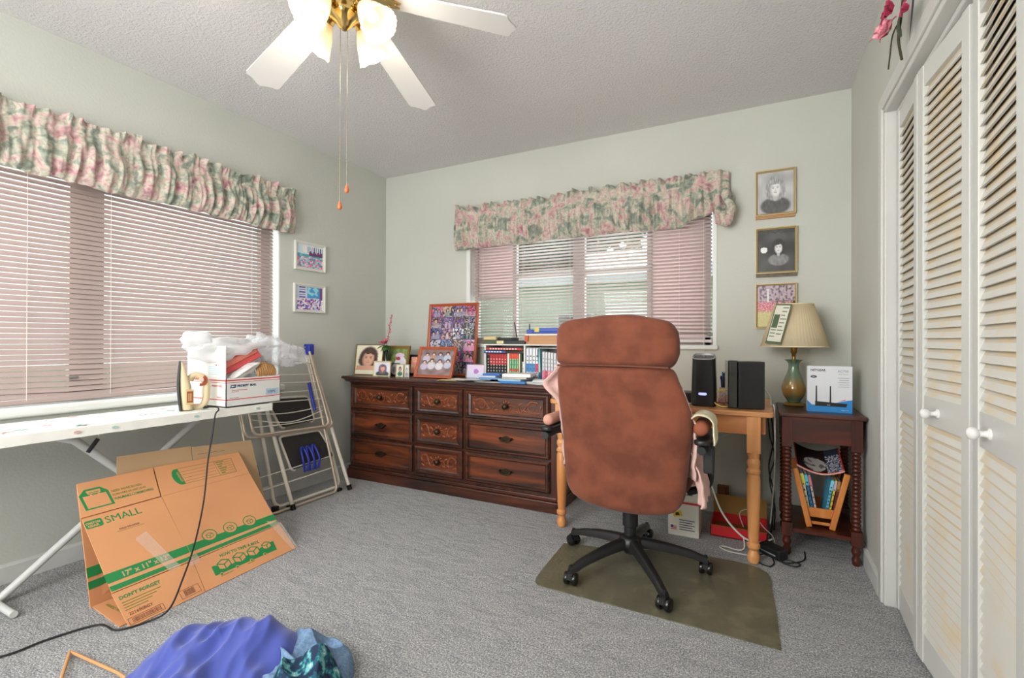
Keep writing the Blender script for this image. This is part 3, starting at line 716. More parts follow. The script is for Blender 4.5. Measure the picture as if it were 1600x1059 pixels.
for k, a in enumerate((91, 181, 271, 1)):
    A = math.radians(a); dn = math.radians(50)
    # arm
    c0 = Vector((FC[0], FC[1], 2.275)); h = Vector((math.cos(A), math.sin(A), 0))
    m = MB(); m.tube(smooth_path([c0+h*.04, c0+h*.065+Vector((0, 0, .018)), c0+h*.085+Vector((0, 0, .010)), c0+h*.088+Vector((0, 0, -.008))], 5), .008, 10)
    M = T(*(c0+h*.085+Vector((0, 0, -.004)))) @ RZ(A) @ RY(PI/2+dn)       # local z = shade axis pointing out and down
    m.at(M); m.lathe([(.012, -.012), (.026, -.006), (.028, .010), (.024, .014)], 20)
    am = m.build('lamp_arm', BRASS, fan, smooth=50)
    m = MB().at(M)
    n = 48
    def sh(u, v, off=0.0):
        th = u*2*PI; z = .008+.118*v; r = .024+.030*math.sin(min(1, v*1.15)*PI*.5)+.012*v**5
        r += .0016*math.sin(th*24)*(v*.9+.1) + off
        if v > .93: z += .0015*math.sin(th*8)
        return (r*math.cos(th), r*math.sin(th), z)
    m.grid(lambda u, v: sh(u, v), n*2, 14, closeu=True); m.build('glass_shade', SHADE, am, smooth=60)
    m = MB().at(M); m.ball(0, 0, .062, .024, .024, .032, n=16); m.build('bulb', BULB, am, smooth=60)
    l = bpy.data.lights.new('fan_bulb', 'POINT'); l.energy = 1.7; l.color = (1.0, .92, .80); l.shadow_soft_size = .03
    lo = bpy.data.objects.new('fan_bulb_light', l); C.objects.link(lo); lo.location = M @ Vector((0, 0, .185))
CHM = mat('chain_metal', (150, 140, 122), .35, metal=.8)
for (dx, dy, zb, z0) in ((-.012, -.008, 1.578, 2.24), (.008, .006, 1.640, 2.24)):
    x, y = FC[0]+dx, FC[1]+dy
    m = MB(); m.tube([(x, y, z0), (x, y, zb)], .0011, 6)
    z = zb
    while z < z0: m.ball(x, y, z, .0019, n=6); z += .03
    ch = m.build('pull_chain', CHM, fan, smooth=60)
    m = MB().at(T(x, y, zb-.030)); m.lathe([(.003, 0), (.007, .004), (.0085, .011), (.0065, .020), (.003, .029), (.001, .032)], 14); m.build('wooden_pull', mat('orange_wood_pull', (206, 104, 52), .4), ch, smooth=50)

# ------------------------------------------------------------------ valances
def floral():
    m = bpy.data.materials.new('floral_valance_cotton'); m.use_nodes = True; nt = m.node_tree; b = nt.nodes['Principled BSDF']
    t = nt.nodes.new('ShaderNodeTexCoord')
    n1 = nt.nodes.new('ShaderNodeTexNoise'); n1.inputs['Scale'].default_value = 13; n1.inputs['Detail'].default_value = 2.5; n1.inputs['Distortion'].default_value = .9
    n2 = nt.nodes.new('ShaderNodeTexNoise'); n2.inputs['Scale'].default_value = 34; n2.inputs['Detail'].default_value = 4; n2.inputs['Distortion'].default_value = 1.5
    for n in (n1, n2): nt.links.new(t.outputs['Object'], n.inputs['Vector'])
    r1 = nt.nodes.new('ShaderNodeValToRGB'); nt.links.new(n1.outputs['Fac'], r1.inputs[0]); e = r1.color_ramp.elements
    e[0].position = .30; e[0].color = (*lin((126, 134, 122)), 1); e[1].position = .74; e[1].color = (*lin((180, 126, 136)), 1)
    for p_, c_ in ((.42, (158, 164, 150)), (.49, (196, 192, 174)), (.56, (206, 184, 174)), (.63, (202, 166, 164))): k = e.new(p_); k.color = (*lin(c_), 1)
    r2 = nt.nodes.new('ShaderNodeValToRGB'); nt.links.new(n2.outputs['Fac'], r2.inputs[0]); e = r2.color_ramp.elements
    e[0].position = .36; e[0].color = (.60, .61, .60, 1); e[1].position = .56; e[1].color = (1, 1, 1, 1)
    mx = nt.nodes.new('ShaderNodeMixRGB'); mx.blend_type = 'MULTIPLY'; mx.inputs[0].default_value = .85
    nt.links.new(r1.outputs[0], mx.inputs[1]); nt.links.new(r2.outputs[0], mx.inputs[2]); nt.links.new(mx.outputs[0], b.inputs['Base Color'])
    b.inputs['Roughness'].default_value = .9; return m
FLOR = floral()
def valance(axis, a0, a1, wall, sgn, zt, zb, label, seed, lift=None):
    # axis: running axis; wall: wall coordinate; sgn: direction into the room
    root = thing('window_valance', ((wall+sgn*.05, (a0+a1)/2, zb) if axis == 'Y' else ((a0+a1)/2, wall+sgn*.05, zb)), label, 'valance')
    L = a1-a0; N = int(L*210); NV = 26
    def P(a, d, z): return (wall+sgn*d, a, z) if axis == 'Y' else (a, wall+sgn*d, z)
    def fn(u, v):
        a = a0+L*u; s = u*L
        # v 0 = hem, .78 = rod, 1 = ruffle tip
        g1 = nz(s*17, seed, v*1.1)*.9+nz(s*33, seed+5, v*1.6)*.5
        ph = nz(s*4, seed+9)*2.0
        rip = math.sin(s*95+ph*3+nz(s*7, v*2, seed)*3)*.6+1.1*nz(s*62, v*3+seed, seed)
        edge = min(1, min(s, L-s)/.06); edge = math.sqrt(max(0, edge))
        hemz = .018*nz(s*6, seed+2)+.010*nz(s*25, seed+3)
        tipz = .020*nz(s*9, seed+4)+.022*nz(s*21, seed+6)
        zr = zt-.062
        if v <= .74:
            t = v/.74; z = (zb+hemz)*(1-t)+zr*t
            if lift: z += lift(u)*(1-t)**1.2
            bulge = math.sin(min(1, t*1.08)*PI)**.6
            d = .066+.026*bulge+(.016*rip+.030*g1)*(.35+.65*bulge)-.020*(1-t)**4+.0*(t)
        elif v <= .84:
            t = (v-.74)/.10; z = zr+.024*t; d = .070+(.006*rip+.008*g1)
        else:
            t = (v-.84)/.16; z = zr+.024+(.040+tipz)*t; d = .070+.006*rip+.008*g1+t*(.034*nz(s*24, seed+7)+.022*rip+.006)
        d = max(.012, d)
        d = .012+(d-.012)*(.25+.75*edge)
        return P(a, d, z)
    m = MB(); m.grid(fn, N, NV)
    m.build('gathered_fabric', FLOR, root, smooth=75)
    m = MB(); m.tube([P(a0+.01, .004, zt-.05), P(a0+.01, .040, zt-.05), P(a1-.01, .040, zt-.05), P(a1-.01, .004, zt-.05)], .005, 8); m.build('curtain_rod', FRAME, root, smooth=50)
valance('Y', .28, 2.335, XL, 1, 2.112, 1.800, 'long gathered floral valance above the window on the left wall', 1.3, lift=lambda u: .01+.035*max(0, (.45-u)/.45)*.6)
valance('X', -2.20, -.170, YB, -1, 2.118, 1.800, 'gathered floral valance above the back window, right end twisted up', 7.7, lift=lambda u: .075*max(0, (u-.86)/.10)*(1 if u < .96 else 0)+.0)

# the right end of the back valance is twisted into a knot
m = MB()
for k in range(3):
    pts = [(-.192+.012*k, YB-.10+.03*k, 1.99-.02*k), (-.185, YB-.115, 1.93), (-.165+.008*k, YB-.10, 1.87), (-.162, YB-.085, 1.80+.02*k), (-.195, YB-.09, 1.795), (-.205, YB-.10, 1.86)]
    m.tube(smooth_path(pts, 4), [.020+.006*math.sin(i*.9+k) for i in range(21)], 9)
vroot = [o for o in C.objects if o.name == 'window_valance.001'][0]
m.build('twisted_end', FLOR, vroot, smooth=70)
# ------------------------------------------------------------------ ironing board
BCOV = mat('ironing_board_cover', (228, 226, 218), .8, var=.06, vscale=14, bump=.1, bscale=40)
STEEL = mat('white_enamel_tube', (206, 208, 206), .35)
ib = thing('ironing_board', (-2.69, .9, 0), 'ironing board with a pale flower print cover standing along the left wall', 'ironing board')
def board_mesh():
    m = MB(); out = []
    for i in range(41):                      # long side from nose to square end, back edge then front
        y = -.02+1.86*i/40
        w = .195*min(1, math.sqrt(max(0.0, 1-((.42-y)/.46)**2))) if y < .42 else .195
        out.append((y, w))
    def fn(u, v):
        i = u*40; y, w = out[int(round(i))]
        a = (v-.5)*2; 
        if abs(a) < .86: x = a/.86*w; z = .712-.004*abs(a/.86)**4
        else: k = (abs(a)-.86)/.14; x = math.copysign(w+.010*k, a); z = .708-.038*k-.004*nz(y*9, a)
        return (-2.69+x, y, z+.0015*nz(y*14, x*14))
    m.grid(fn, 40, 28)
    return m
m = board_mesh()
m.box(-2.885, -2.495, 1.838, 1.848, .675, .708)
rn = random.Random(3)
for k in range(16):                           # printed sprigs on the cover
    y = rn.uniform(.75, 1.8); x = rn.uniform(-2.85, -2.53); a = rn.uniform(0, 6)
    c_ = [3, 2, 4][k % 3]
    for q in range(4):
        aa = a+q*1.4; m.at(T(x+.012*math.cos(aa), y+.012*math.sin(aa), .7128) @ RZ(aa)); m.prism([(math.cos(t)*.014, math.sin(t)*.005) for t in [i*PI/4 for i in range(8)]], 0, .0007, c_)
    m.at(Matrix.Identity(4))
for y in (.95, 1.08, 1.42, 1.75):
    m.at(frame((-2.4855, y, .692), (0, 1, 0), (0, 0, 1))); m.prism([(math.cos(t)*.013, math.sin(t)*.006) for t in [i*PI/4 for i in range(8)]], 0, .0012, 2 if y > 1 else 4); m.at(Matrix.Identity(4))
m.build('covered_top', [BCOV, BCOV, mat('sea_green_print', (168, 204, 192), .8), mat('pale_lilac_print', (208, 202, 212), .8), mat('red_print', (212, 172, 168), .8)], ib, smooth=50)
m = MB(); m.box(-2.84, -2.54, .15, 1.78, .672, .688); m.build('deck', STEEL, ib)
def flat_leg(p, q, w=.0, r=.016):
    m = MB(); m.tube([p, q], r, 12); return m
# front leg pair runs from near the nose down and away, the other from the iron end down to the left
lg = MB(); lg.tube([(-2.69, .91, .665), (-2.69, 1.02, .625), (-2.69, 1.20, .44), (-2.69, 1.62, .018)], [.012, .018, .017, .016], 12); lg.tube([(-2.86, 1.63, .018), (-2.52, 1.63, .018)], .013, 10)
lg.build('leg', STEEL, ib, smooth=50)
lg = MB(); lg.tube([(-2.72, 1.62, .668), (-2.72, 1.54, .62), (-2.72, 1.02, .205), (-2.73, .79, .018)], [.012, .017, .016, .016], 12); lg.tube([(-2.90, .78, .018), (-2.54, .78, .018)], .013, 10)
lg.build('leg', STEEL, ib, smooth=50)
m = MB(); m.tube(fillet([(-2.62, 1.06, .672), (-2.60, 1.075, .640), (-2.58, 1.055, .632)], .01, 4), .003, 6); m.tube([(-2.58, 1.058, .636), (-2.575, 1.02, .585)], .0085, 10, m=1)
m.build('release_lever', [STEEL, BLK], ib, smooth=50)

# ------------------------------------------------------------------ iron
CREAM = mat('cream_plastic', (214, 196, 158), .38)
SOLE = mat('dark_grey_soleplate', (84, 84, 90), .35, metal=.4)
TAN = mat('tan_plastic', (190, 168, 122), .4)
IM = T(-2.612, 1.452, .714) @ RZ(math.radians(-27))      # local -Y is the soleplate side
iron = thing('iron', (-2.60, 1.46, .713), 'old cream and brown electric iron standing on its heel on the ironing board', 'iron')
def iron_w(z): return .056*math.sqrt(max(.0, 1-(max(0, z-.03)/.222)**2.1))
m = MB().at(IM)
prof = [i*.250/24 for i in range(25)]
def sole(u, v):
    z = prof[int(round(u*24))]; w = iron_w(z) if z < .25 else 0
    return ((v-.5)*2*w, -.040-.010*math.sin(PI*z/.26), z)
m.grid(lambda u, v: sole(u, v), 24, 6); m.grid(lambda u, v: (sole(u, v)[0], sole(u, v)[1]+.009, sole(u, v)[2]), 24, 6)
for s in (0, 1): m.grid(lambda u, v: (sole(u, s)[0], sole(u, s)[1]+.009*v, sole(u, s)[2]), 24, 1)
m.build('soleplate', SOLE, iron, smooth=40)
m = MB().at(IM)
def body(u, v):
    z = .002+.240*v; w = iron_w(z)*.93+.001; y0 = -.031-.010*math.sin(PI*z/.26)
    d = .050 if z < .11 else .050*(1-((z-.11)/.14)**1.3)+.004
    th = u*2*PI; c_, s_ = math.cos(th), math.sin(th)
    return (math.copysign(abs(c_)**.6, c_)*w, y0+d*.5+math.copysign(abs(s_)**.6, s_)*d*.5, z)
m.grid(body, 24, 20, closeu=True); m.face([m._v(body(k/24, 0)) for k in range(24)][::-1]); m.build('body', CREAM, iron, smooth=50)
m = MB().at(IM); hp = fillet([(0, .012, .012), (0, .062, .008), (0, .078, .05), (0, .080, .125), (0, .062, .168), (0, .020, .178), (0, .005, .15)], .02, 5)
m.tube(hp, .0165, 12); m.build('handle', CREAM, iron, smooth=60)
m = MB().at(IM @ T(.0170, .052, .148) @ RY(PI/2)); a_ = arc(0, 0, .030, -.2, 2.6, 10)+arc(0, 0, .017, 2.6, -.2, 10); m.prism(a_, -.012, .004)
m.build('heat_dial', mat('brown_dial', (150, 74, 38), .4), iron)
m = MB().at(IM @ T(0, .055, .150) @ RY(PI/2)); m.lathe([(.012, 0), (.012, .026), (.009, .029)], 16); m.build('dial_button', mat('pale_pink_button', (226, 186, 170), .4), iron, smooth=40)
m = MB().at(IM @ T(.0, .0, .0)); m.box(.030, .0535, -.014, .020, .028, .105, 0); m.build('side_plate', TAN, iron, bevel=.003)
m = MB().at(frame(IM @ Vector((.0545, -.008, .040)), (IM.to_3x3() @ Vector((0, 1, 0))), (0, 0, 1))); m.prism([(0, 0), (.024, 0), (.024, .056), (0, .056)], -.001, .0008)
for k in range(4): m.prism([(.005+k*.004, .008), (.007+k*.004, .008), (.007+k*.004, .046), (.005+k*.004, .046)], .0008, .0011, 1)
m.build('badge', [mat('brown_badge', (146, 70, 32), .4), TAN], iron)
m = MB(); cp = [(-2.555, 1.515, .722), (-2.50, 1.53, .722), (-2.462, 1.515, .712), (-2.452, 1.492, .690), (-2.43, 1.465, .60), (-2.42, 1.438, .474), (-2.36, 1.383, .30), (-2.24, 1.275, .165), (-2.12, 1.16, .085), (-2.03, 1.06, .030), (-2.06, 1.0, .006), (-2.10, .92, .006), (-2.20, .905, .006), (-2.25, .78, .006), (-2.27, .66, .006), (-2.42, .50, .006)]
m.tube(smooth_path(cp, 8), .0036, 8); m.tube([(-2.60, 1.50, .720), (-2.55, 1.516, .722)], [.009, .0055], 10)
m.build('power_cord', mat('black_rubber', (28, 28, 30), .55), iron, smooth=60)

# ------------------------------------------------------------------ postal box and what is in it
PW = mat('white_printed_carton', (226, 226, 222), .55, var=.03, vscale=8)
PRED = mat('postal_red', (208, 52, 52), .5); PBLU = mat('postal_blue', (44, 62, 96), .5); PLB = mat('pale_blue_print', (176, 198, 214), .5); KRAFT = mat('carton_inner_grey', (196, 184, 168), .8)
pb = thing('shipping_box', (-2.69, 1.74, .713), 'open white postal carton with red stripes on the end of the ironing board', 'box')
bx0, bx1, by0, by1, bz0, bz1 = -2.850, -2.505, 1.580, 1.905, .7135, .866
m = MB(); t = .004
m.box(bx0, bx1, by0, by1, bz0, bz0+t); m.box(bx0, bx0+t, by0, by1, bz0, bz1); m.box(bx1-t, bx1, by0, by1, bz0, bz1); m.box(bx0, bx1, by0, by0+t, bz0, bz1); m.box(bx0, bx1, by1-t, by1, bz0, bz1)
FM = frame((bx1, by0, bz0), (0, 1, 0), (0, 0, 1)); SM = frame((bx0, by0, bz0), (1, 0, 0), (0, 0, 1))
W_ = by1-by0; D_ = bx1-bx0
for M_, w_ in ((FM, W_), (SM, D_)):
    m.at(M_)
    m.prism([(0, .036), (w_, .036), (w_, .0405), (0, .0405)], 0, .0006, 1); m.prism([(0, .138), (w_, .138), (w_, .144), (0, .144)], 0, .0006, 1); m.prism([(0, .128), (w_, .128), (w_, .1305), (0, .1305)], 0, .0006, 1)
m.at(FM); m.prism([(.022, .100), (.052, .100), (.058, .118), (.028, .118)], 0, .0008, 2); m.prism([(.030, .104), (.052, .110), (.030, .113)], .0008, .0012, 0)
m.text('PRIORITY', .017, T(.062, .104, .0006), 2, sx=.9, offset=.0006); m.text('MAIL', .017, T(.135, .104, .0006), 2, offset=.0006); m.text('UNITED STATES POSTAL SERVICE', .006, T(.03, .085, .0006), 1); m.text('Visit us at usps.com', .005, T(.03, .078, .0006), 1); m.text('Flat Rate Mailing Box', .006, T(.02, .045, .0006), 2)
m.prism([(.232, .045), (.312, .045), (.312, .080), (.232, .080)], 0, .0006, 3); m.text('USPS', .020, T(.243, .056, .0006), 2, sx=1.1, ext=.0006)
m.at(SM); m.text('PRIORITY MAIL', .014, T(.22, .106, .0006), 1); m.text('Flat Rate', .010, T(.27, .048, .0006), 1)
m.build('carton', [PW, PRED, PBLU, PLB], pb)
def flap(P, mats_i=0, label=None):
    m = MB(); m.hexa(P); o = m.build('flap', [PW, PLB, KRAFT], pb)
    if label: o['label'] = label
m = MB(); m.box(bx0, bx1-.002, by0-.002, by0+.002, bz1, bz1+.172); m.at(frame((bx1-.15, by0-.002, bz1+.012), (1, 0, 0), (0, 0, 1)))
for k in range(5): m.prism([(0, .006+.010*k), (.10, .006+.010*k), (.10, .011+.010*k), (0, .011+.010*k)], 0, .0006, 1)
m.build('flap', [PW, PLB], pb)
m = MB(); m.hexa([(bx1-.004, by0+.01, bz1), (bx1, by0+.01, bz1), (bx1, by1-.005, bz1), (bx1-.004, by1-.005, bz1), (bx1-.06, by0+.03, bz1-.018), (bx1-.056, by0+.03, bz1-.016), (bx1-.056, by1-.02, bz1-.014), (bx1-.06, by1-.02, bz1-.016)]); m.build('flap', KRAFT, pb)
m = MB(); m.box(bx0, bx0+.004, by0+.004, by1, bz1, bz1+.13); m.build('flap', PW, pb)
PLASTIC = translucent('white_plastic_bag', (248, 248, 248), .35, .5)
def clearbag():
    m = bpy.data.materials.new('clear_crinkled_plastic'); m.use_nodes = True; nt = m.node_tree; b = nt.nodes['Principled BSDF']
    b.inputs['Base Color'].default_value = (.92, .92, .95, 1); b.inputs['Roughness'].default_value = .12; b.inputs['Alpha'].default_value = .30
    t = nt.nodes.new('ShaderNodeTexCoord'); n = nt.nodes.new('ShaderNodeTexNoise'); n.inputs['Scale'].default_value = 26; n.inputs['Detail'].default_value = 3; n.inputs['Distortion'].default_value = 1
    nt.links.new(t.outputs['Object'], n.inputs['Vector']); bp = nt.nodes.new('ShaderNodeBump'); bp.inputs['Strength'].default_value = 1; bp.inputs['Distance'].default_value = .02
    nt.links.new(n.outputs['Fac'], bp.inputs['Height']); nt.links.new(bp.outputs[0], b.inputs['Normal']); MATS['clear_crinkled_plastic'] = m; return m
CLEAR = clearbag()
def blob(m, c, r, seed, amp=.18, n=36, M=None, fr=1.0):
    c = Vector(c)
    def fn(u, v):
        th = u*2*PI; ph = (.01+.98*v)*PI; d = Vector((math.cos(th)*math.sin(ph), math.sin(th)*math.sin(ph), -math.cos(ph)))
        q = 1-abs(noise.noise(d*2.6*fr+Vector((seed, 0, 0))))*1.2; k = 1+amp*(noise.noise(d*1.6*fr+Vector((0, seed, 0)))*1.3+(q-.6)*.8+.18*noise.noise(d*7*fr+Vector((seed, seed, 0))))
        p = Vector((d.x*r[0], d.y*r[1], d.z*r[2]))*k
        return c+(M @ p if M else p)
    m.grid(fn, n, n//2, closeu=True)
m = MB(); blob(m, (-2.66, 1.70, 1.015), (.10, .20, .070), 2.2, .38, 48); blob(m, (-2.64, 1.515, 1.075), (.05, .075, .042), 5.1, .3, 36); blob(m, (-2.68, 1.86, 1.045), (.07, .10, .045), 9.1, .4, 36)
o = m.build('plastic_bag', PLASTIC, smooth=70, origin=(-2.66, 1.7, .87)); tag(o, 'crumpled white plastic bag bulging out of the top of the postal carton', 'plastic bag')
m = MB(); blob(m, (-2.60, 1.93, 1.005), (.07, .13, .075), 4.0, .35, 44, RX(-.5).to_3x3()); blob(m, (-2.58, 2.04, .985), (.04, .09, .055), 6.0, .45, 36, RX(-.4).to_3x3())
o = m.build('plastic_bag', CLEAR, smooth=70, origin=(-2.6, 1.95, .87)); tag(o, 'clear plastic bag hanging over the right end of the postal carton', 'plastic bag')
m = MB(); RM = frame((-2.535, 1.60, .885), (0, .25, .115), (-.35, -.1, .9)); m.at(RM); m.box(0, .24, 0, .075, -.045, -.02); m.box(0, .23, .03, .06, -.02, -.012, 1)
o = m.build('gift_bag', [mat('red_pink_paper', (214, 84, 84), .5), mat('coral_paper', (226, 128, 110), .5)], bevel=.006); tag(o, 'folded red paper bag lying slanted in the postal carton', 'paper bag')
m = MB(); blob(m, (-2.545, 1.70, .895), (.035, .095, .024), 3.3, .25, 30, RX(.45).to_3x3())
o = m.build('tissue_bundle', mat('white_tissue', (232, 230, 228), .8), smooth=70); tag(o, 'white tissue bundle with blue marks at the front of the postal carton', 'tissue bundle')
m = MB()
for k in range(9):
    y = 1.775+k*.013; m.tube(smooth_path([(-2.53, y, .845), (-2.525, y+.004, .90-abs(k-4)*.003), (-2.56, y+.012, .935-abs(k-4)*.004), (-2.63, y+.02, .92)], 4), .0085, 8)
o = m.build('raffia_bundle', mat('tan_raffia', (186, 138, 84), .7, var=.35, vscale=60, stretch=(1, 6, 1)), smooth=60); tag(o, 'ribbed tan straw bundle at the right end of the postal carton', 'straw bundle')

# ------------------------------------------------------------------ moving box (flattened, standing like a tent)
CARD = mat('orange_brown_cardboard', (214, 152, 104), .75, var=.05, vscale=5)
CARDI = mat('plain_cardboard_inside', (190, 158, 120), .8, var=.06, vscale=5)
GRN = mat('green_box_print', (30, 132, 70), .6); BRN = mat('brown_box_ink', (134, 84, 56), .7); OLV = mat('olive_box_ink', (104, 124, 48), .7)
TAPE = mat('clear_packing_tape', (250, 236, 220), .10, alpha=.16)
B0 = Vector((-2.077, .952, .003)); BU = Vector((-.0581, .9983, 0)); BV = Vector((-.7361, -.0428, .6755))
BM = frame(B0, BU, BV)
cb = thing('moving_box', (-2.3, 1.3, 0), 'flattened orange brown moving box marked SMALL propped like a tent on the carpet', 'moving box')
def sheet(name, P, parent, extra=None, th=.0045, mats=None, label=None):
    m = MB().at(BM); m.prism(P, -th, 0, 0)
    if extra: extra(m)
    o = m.build(name, mats or [CARD, GRN, BRN, OLV, CARDI], parent)
    if label: o['label'] = label
    return o
def q(m, pts, mi, h=.0006): m.prism(pts, 0, h, mi)
def rr(x0, y0, x1, y1, r=.004): return [(x+(x0+x1)/2, y+(y0+y1)/2) for x, y in rrect(x1-x0, y1-y0, r, 3)]
def outline(m, P, w, mi):
    n = len(P)
    for i in range(n):
        a, b = Vector(P[i]), Vector(P[(i+1) % n]); d = (b-a).normalized(); k = Vector((-d.y, d.x))*w/2
        q(m, [tuple(a-k), tuple(b-k), tuple(b+k), tuple(a+k)], mi)
def ring(m, cx, cy, r, w, mi, n=22):
    for i in range(n):
        a, b = 2*PI*i/n, 2*PI*(i+1)/n
        q(m, [(cx+r*math.cos(a), cy+r*math.sin(a)), (cx+r*math.cos(b), cy+r*math.sin(b)), (cx+(r-w)*math.cos(b), cy+(r-w)*math.sin(b)), (cx+(r-w)*math.cos(a), cy+(r-w)*math.sin(a))], mi, .0008)
def cube_icon(m, cx, cy, s, mi, h0=.0006):
    f = [(-s, -s*.5), (0, -s*.9), (s, -s*.5), (s, s*.45), (0, s*.9), (-s, s*.45)]; P = [(cx+x, cy+y) for x, y in f]
    outline(m, P, s*.16, mi)
    for e in ((-s, s*.45), (s, s*.45), (0, -s*.9)):
        a = Vector((cx, cy)); b = Vector((cx+e[0], cy+e[1])); d = (b-a).normalized(); k = Vector((-d.y, d.x))*s*.08; q(m, [tuple(a-k), tuple(b-k), tuple(b+k), tuple(a+k)], mi, .0010)
def e_main(m):
    q(m, [(.001, .236), (.312, .229), (.309, .193), (0, .195)], 1); q(m, [(0, .182), (.306, .176), (.304, .160), (0, .160)], 1)
    q(m, rr(.020, .448, .080, .486, .008), 1)
    m.text('CARTON', .0125, T(.023, .468, .0008), 0, offset=.0004, sx=.95); m.text('GEAR', .0155, T(.026, .453, .0008), 0, offset=.0004)
    m.text('SMALL', .046, T(.088, .452, .0006), 1, offset=0, sx=1.02)
    m.text('FOLD TO HOLD', .0105, T(.118, .404, .0006), 2, offset=.0003)
    q(m, [(.108, .398), (.208, .397), (.208, .3984), (.108, .3994)], 3)
    m.text('17" x 11" x 13"', .030, T(.052, .202, .0008), 4, offset=.0008, sx=.98)
    # tape strips
    q(m, [(.14, .33), (.19, .33), (.235, .16), (.185, .16)], 0, .0003)
left_main = [(0, .155), (.304, .155), (.324, .504), (.021, .502)]
sheet('side_panel', left_main, cb, e_main)
def e_top(m):
    M0 = m.stack
    m.prism([(.046, .534), (.150, .534), (.150, .610), (.128, .636), (.072, .636), (.046, .610)], 0, .0006, 1)
    m.prism([(.056, .540), (.140, .540), (.140, .602), (.056, .602)], .0006, .0010, 0)
    # cart symbol
    for P in ([(.078, .608), (.122, .608), (.126, .626), (.074, .626)],): m.prism(P, .0006, .0012, 0)
    for x in (.086, .114): m.prism([(x+math.cos(t)*.004, .603+math.sin(t)*.004) for t in [i*PI/3 for i in range(6)]], .0006, .0014, 0)
    m.prism([(.082, .613), (.118, .613), (.118, .616), (.082, .616)], .0012, .0016, 1)
    m.text('NEED MORE BOXES?', .0165, T(.158, .592, .0006), 3, sx=.80); m.text('SCAN HERE OR VISIT US AT', .0145, T(.156, .573, .0006), 3, sx=.74); m.text('WALMART.COM/MOVING', .0185, T(.155, .551, .0006), 1, offset=.0002, sx=.73)
sheet('top_flap', [(.021, .507), (.322, .509), (.356, .672), (.061, .674)], cb, e_top)
def e_bot(m):
    m.text("DON'T FORGET", .020, T(.010, .116, .0006), 1, offset=.0006, sx=1.02)
    for k in range(4): q(m, [(.012, .100-.011*k), (.150-.02*k, .100-.011*k), (.150-.02*k, .103-.011*k), (.012, .103-.011*k)], 3)
    m.text('221690BGY', .017, T(.016, .044, .0006), 2, offset=.0003)
    outline(m, [(.006, .008), (.128, .008), (.128, .034), (.006, .034)], .0018, 2); rn = random.Random(8); x = .018
    while x < .118: w = rn.uniform(.0012, .0034); q(m, [(x, .012), (x+w, .012), (x+w, .030), (x, .030)], 2); x += w+rn.uniform(.001, .0025)
    outline(m, [(.196, .012), (.274, .012), (.274, .048), (.196, .048)], .0016, 2); x = .212
    while x < .252: w = rn.uniform(.001, .003); q(m, [(x, .018), (x+w, .018), (x+w, .044), (x, .044)], 2); x += w+rn.uniform(.001, .002)
sheet('bottom_flap', [(0, 0), (.283, 0), (.302, .151), (-.002, .151)], cb, e_bot)
def e_r(m):
    q(m, [(.314, .229), (.757, .222), (.755, .188), (.311, .193)], 1); q(m, [(.309, .176), (.754, .178), (.752, .160), (.307, .160)], 1)
    for i, (cx, cy) in enumerate(((.420, .238), (.522, .237), (.624, .234))):
        m.prism([(cx+.034*math.cos(t), cy+.030*math.sin(t)) for t in [k*PI/12 for k in range(24)]], .0006, .0010, 0)
        for k in range(24):
            a, b = 2*PI*k/24, 2*PI*(k+1)/24; m.prism([(cx+.034*math.cos(a), cy+.030*math.sin(a)), (cx+.034*math.cos(b), cy+.030*math.sin(b)), (cx+.030*math.cos(b), cy+.026*math.sin(b)), (cx+.030*math.cos(a), cy+.026*math.sin(a))], .0010, .0014, 1)
        old = m.stack; m.stack = old @ T(0, 0, .0010); cube_icon(m, cx, cy-.002, .015, 1); m.stack = old
sheet('side_panel', [(.304, .155), (.751, .157), (.775, .500), (.326, .506)], cb, e_r)
def e_r2(m):
    P = [(.432, .536), (.432, .634)]
    m.prism([(.450, .538)]+[(.440+.028*math.cos(a)*1.0-.0, .586+.048*math.sin(a)) for a in [PI*1.5-PI*k/10 for k in range(11)]]+[(.450, .634)], 0, .0006, 1)
    m.at(BM @ T(.446, .553, .0008) @ RZ(PI/2)); m.text('CONTENTS', .0115, Matrix.Identity(4), 0, offset=.0003); m.at(BM)
    outline(m, [(.452, .540), (.716, .531), (.730, .622), (.452, .634)], .0016, 3)
    outline(m, [(.628, .535), (.716, .531), (.730, .622), (.632, .625)], .0016, 3)
    for k in range(4): q(m, [(.456, .553+.019*k), (.624, .549+.019*k), (.624, .5502+.019*k), (.456, .5542+.019*k)], 3)
    for k in range(6): q(m, [(.640, .545+.014*k), (.662+.01*(k % 3), .544+.014*k), (.662+.01*(k % 3), .549+.014*k), (.640, .550+.014*k)], 3); q(m, [(.640, .541+.014*k), (.72, .537+.014*k), (.72, .5382+.014*k), (.640, .5422+.014*k)], 3)
sheet('top_flap', [(.327, .507), (.775, .501), (.792, .649), (.363, .672)], cb, e_r2)
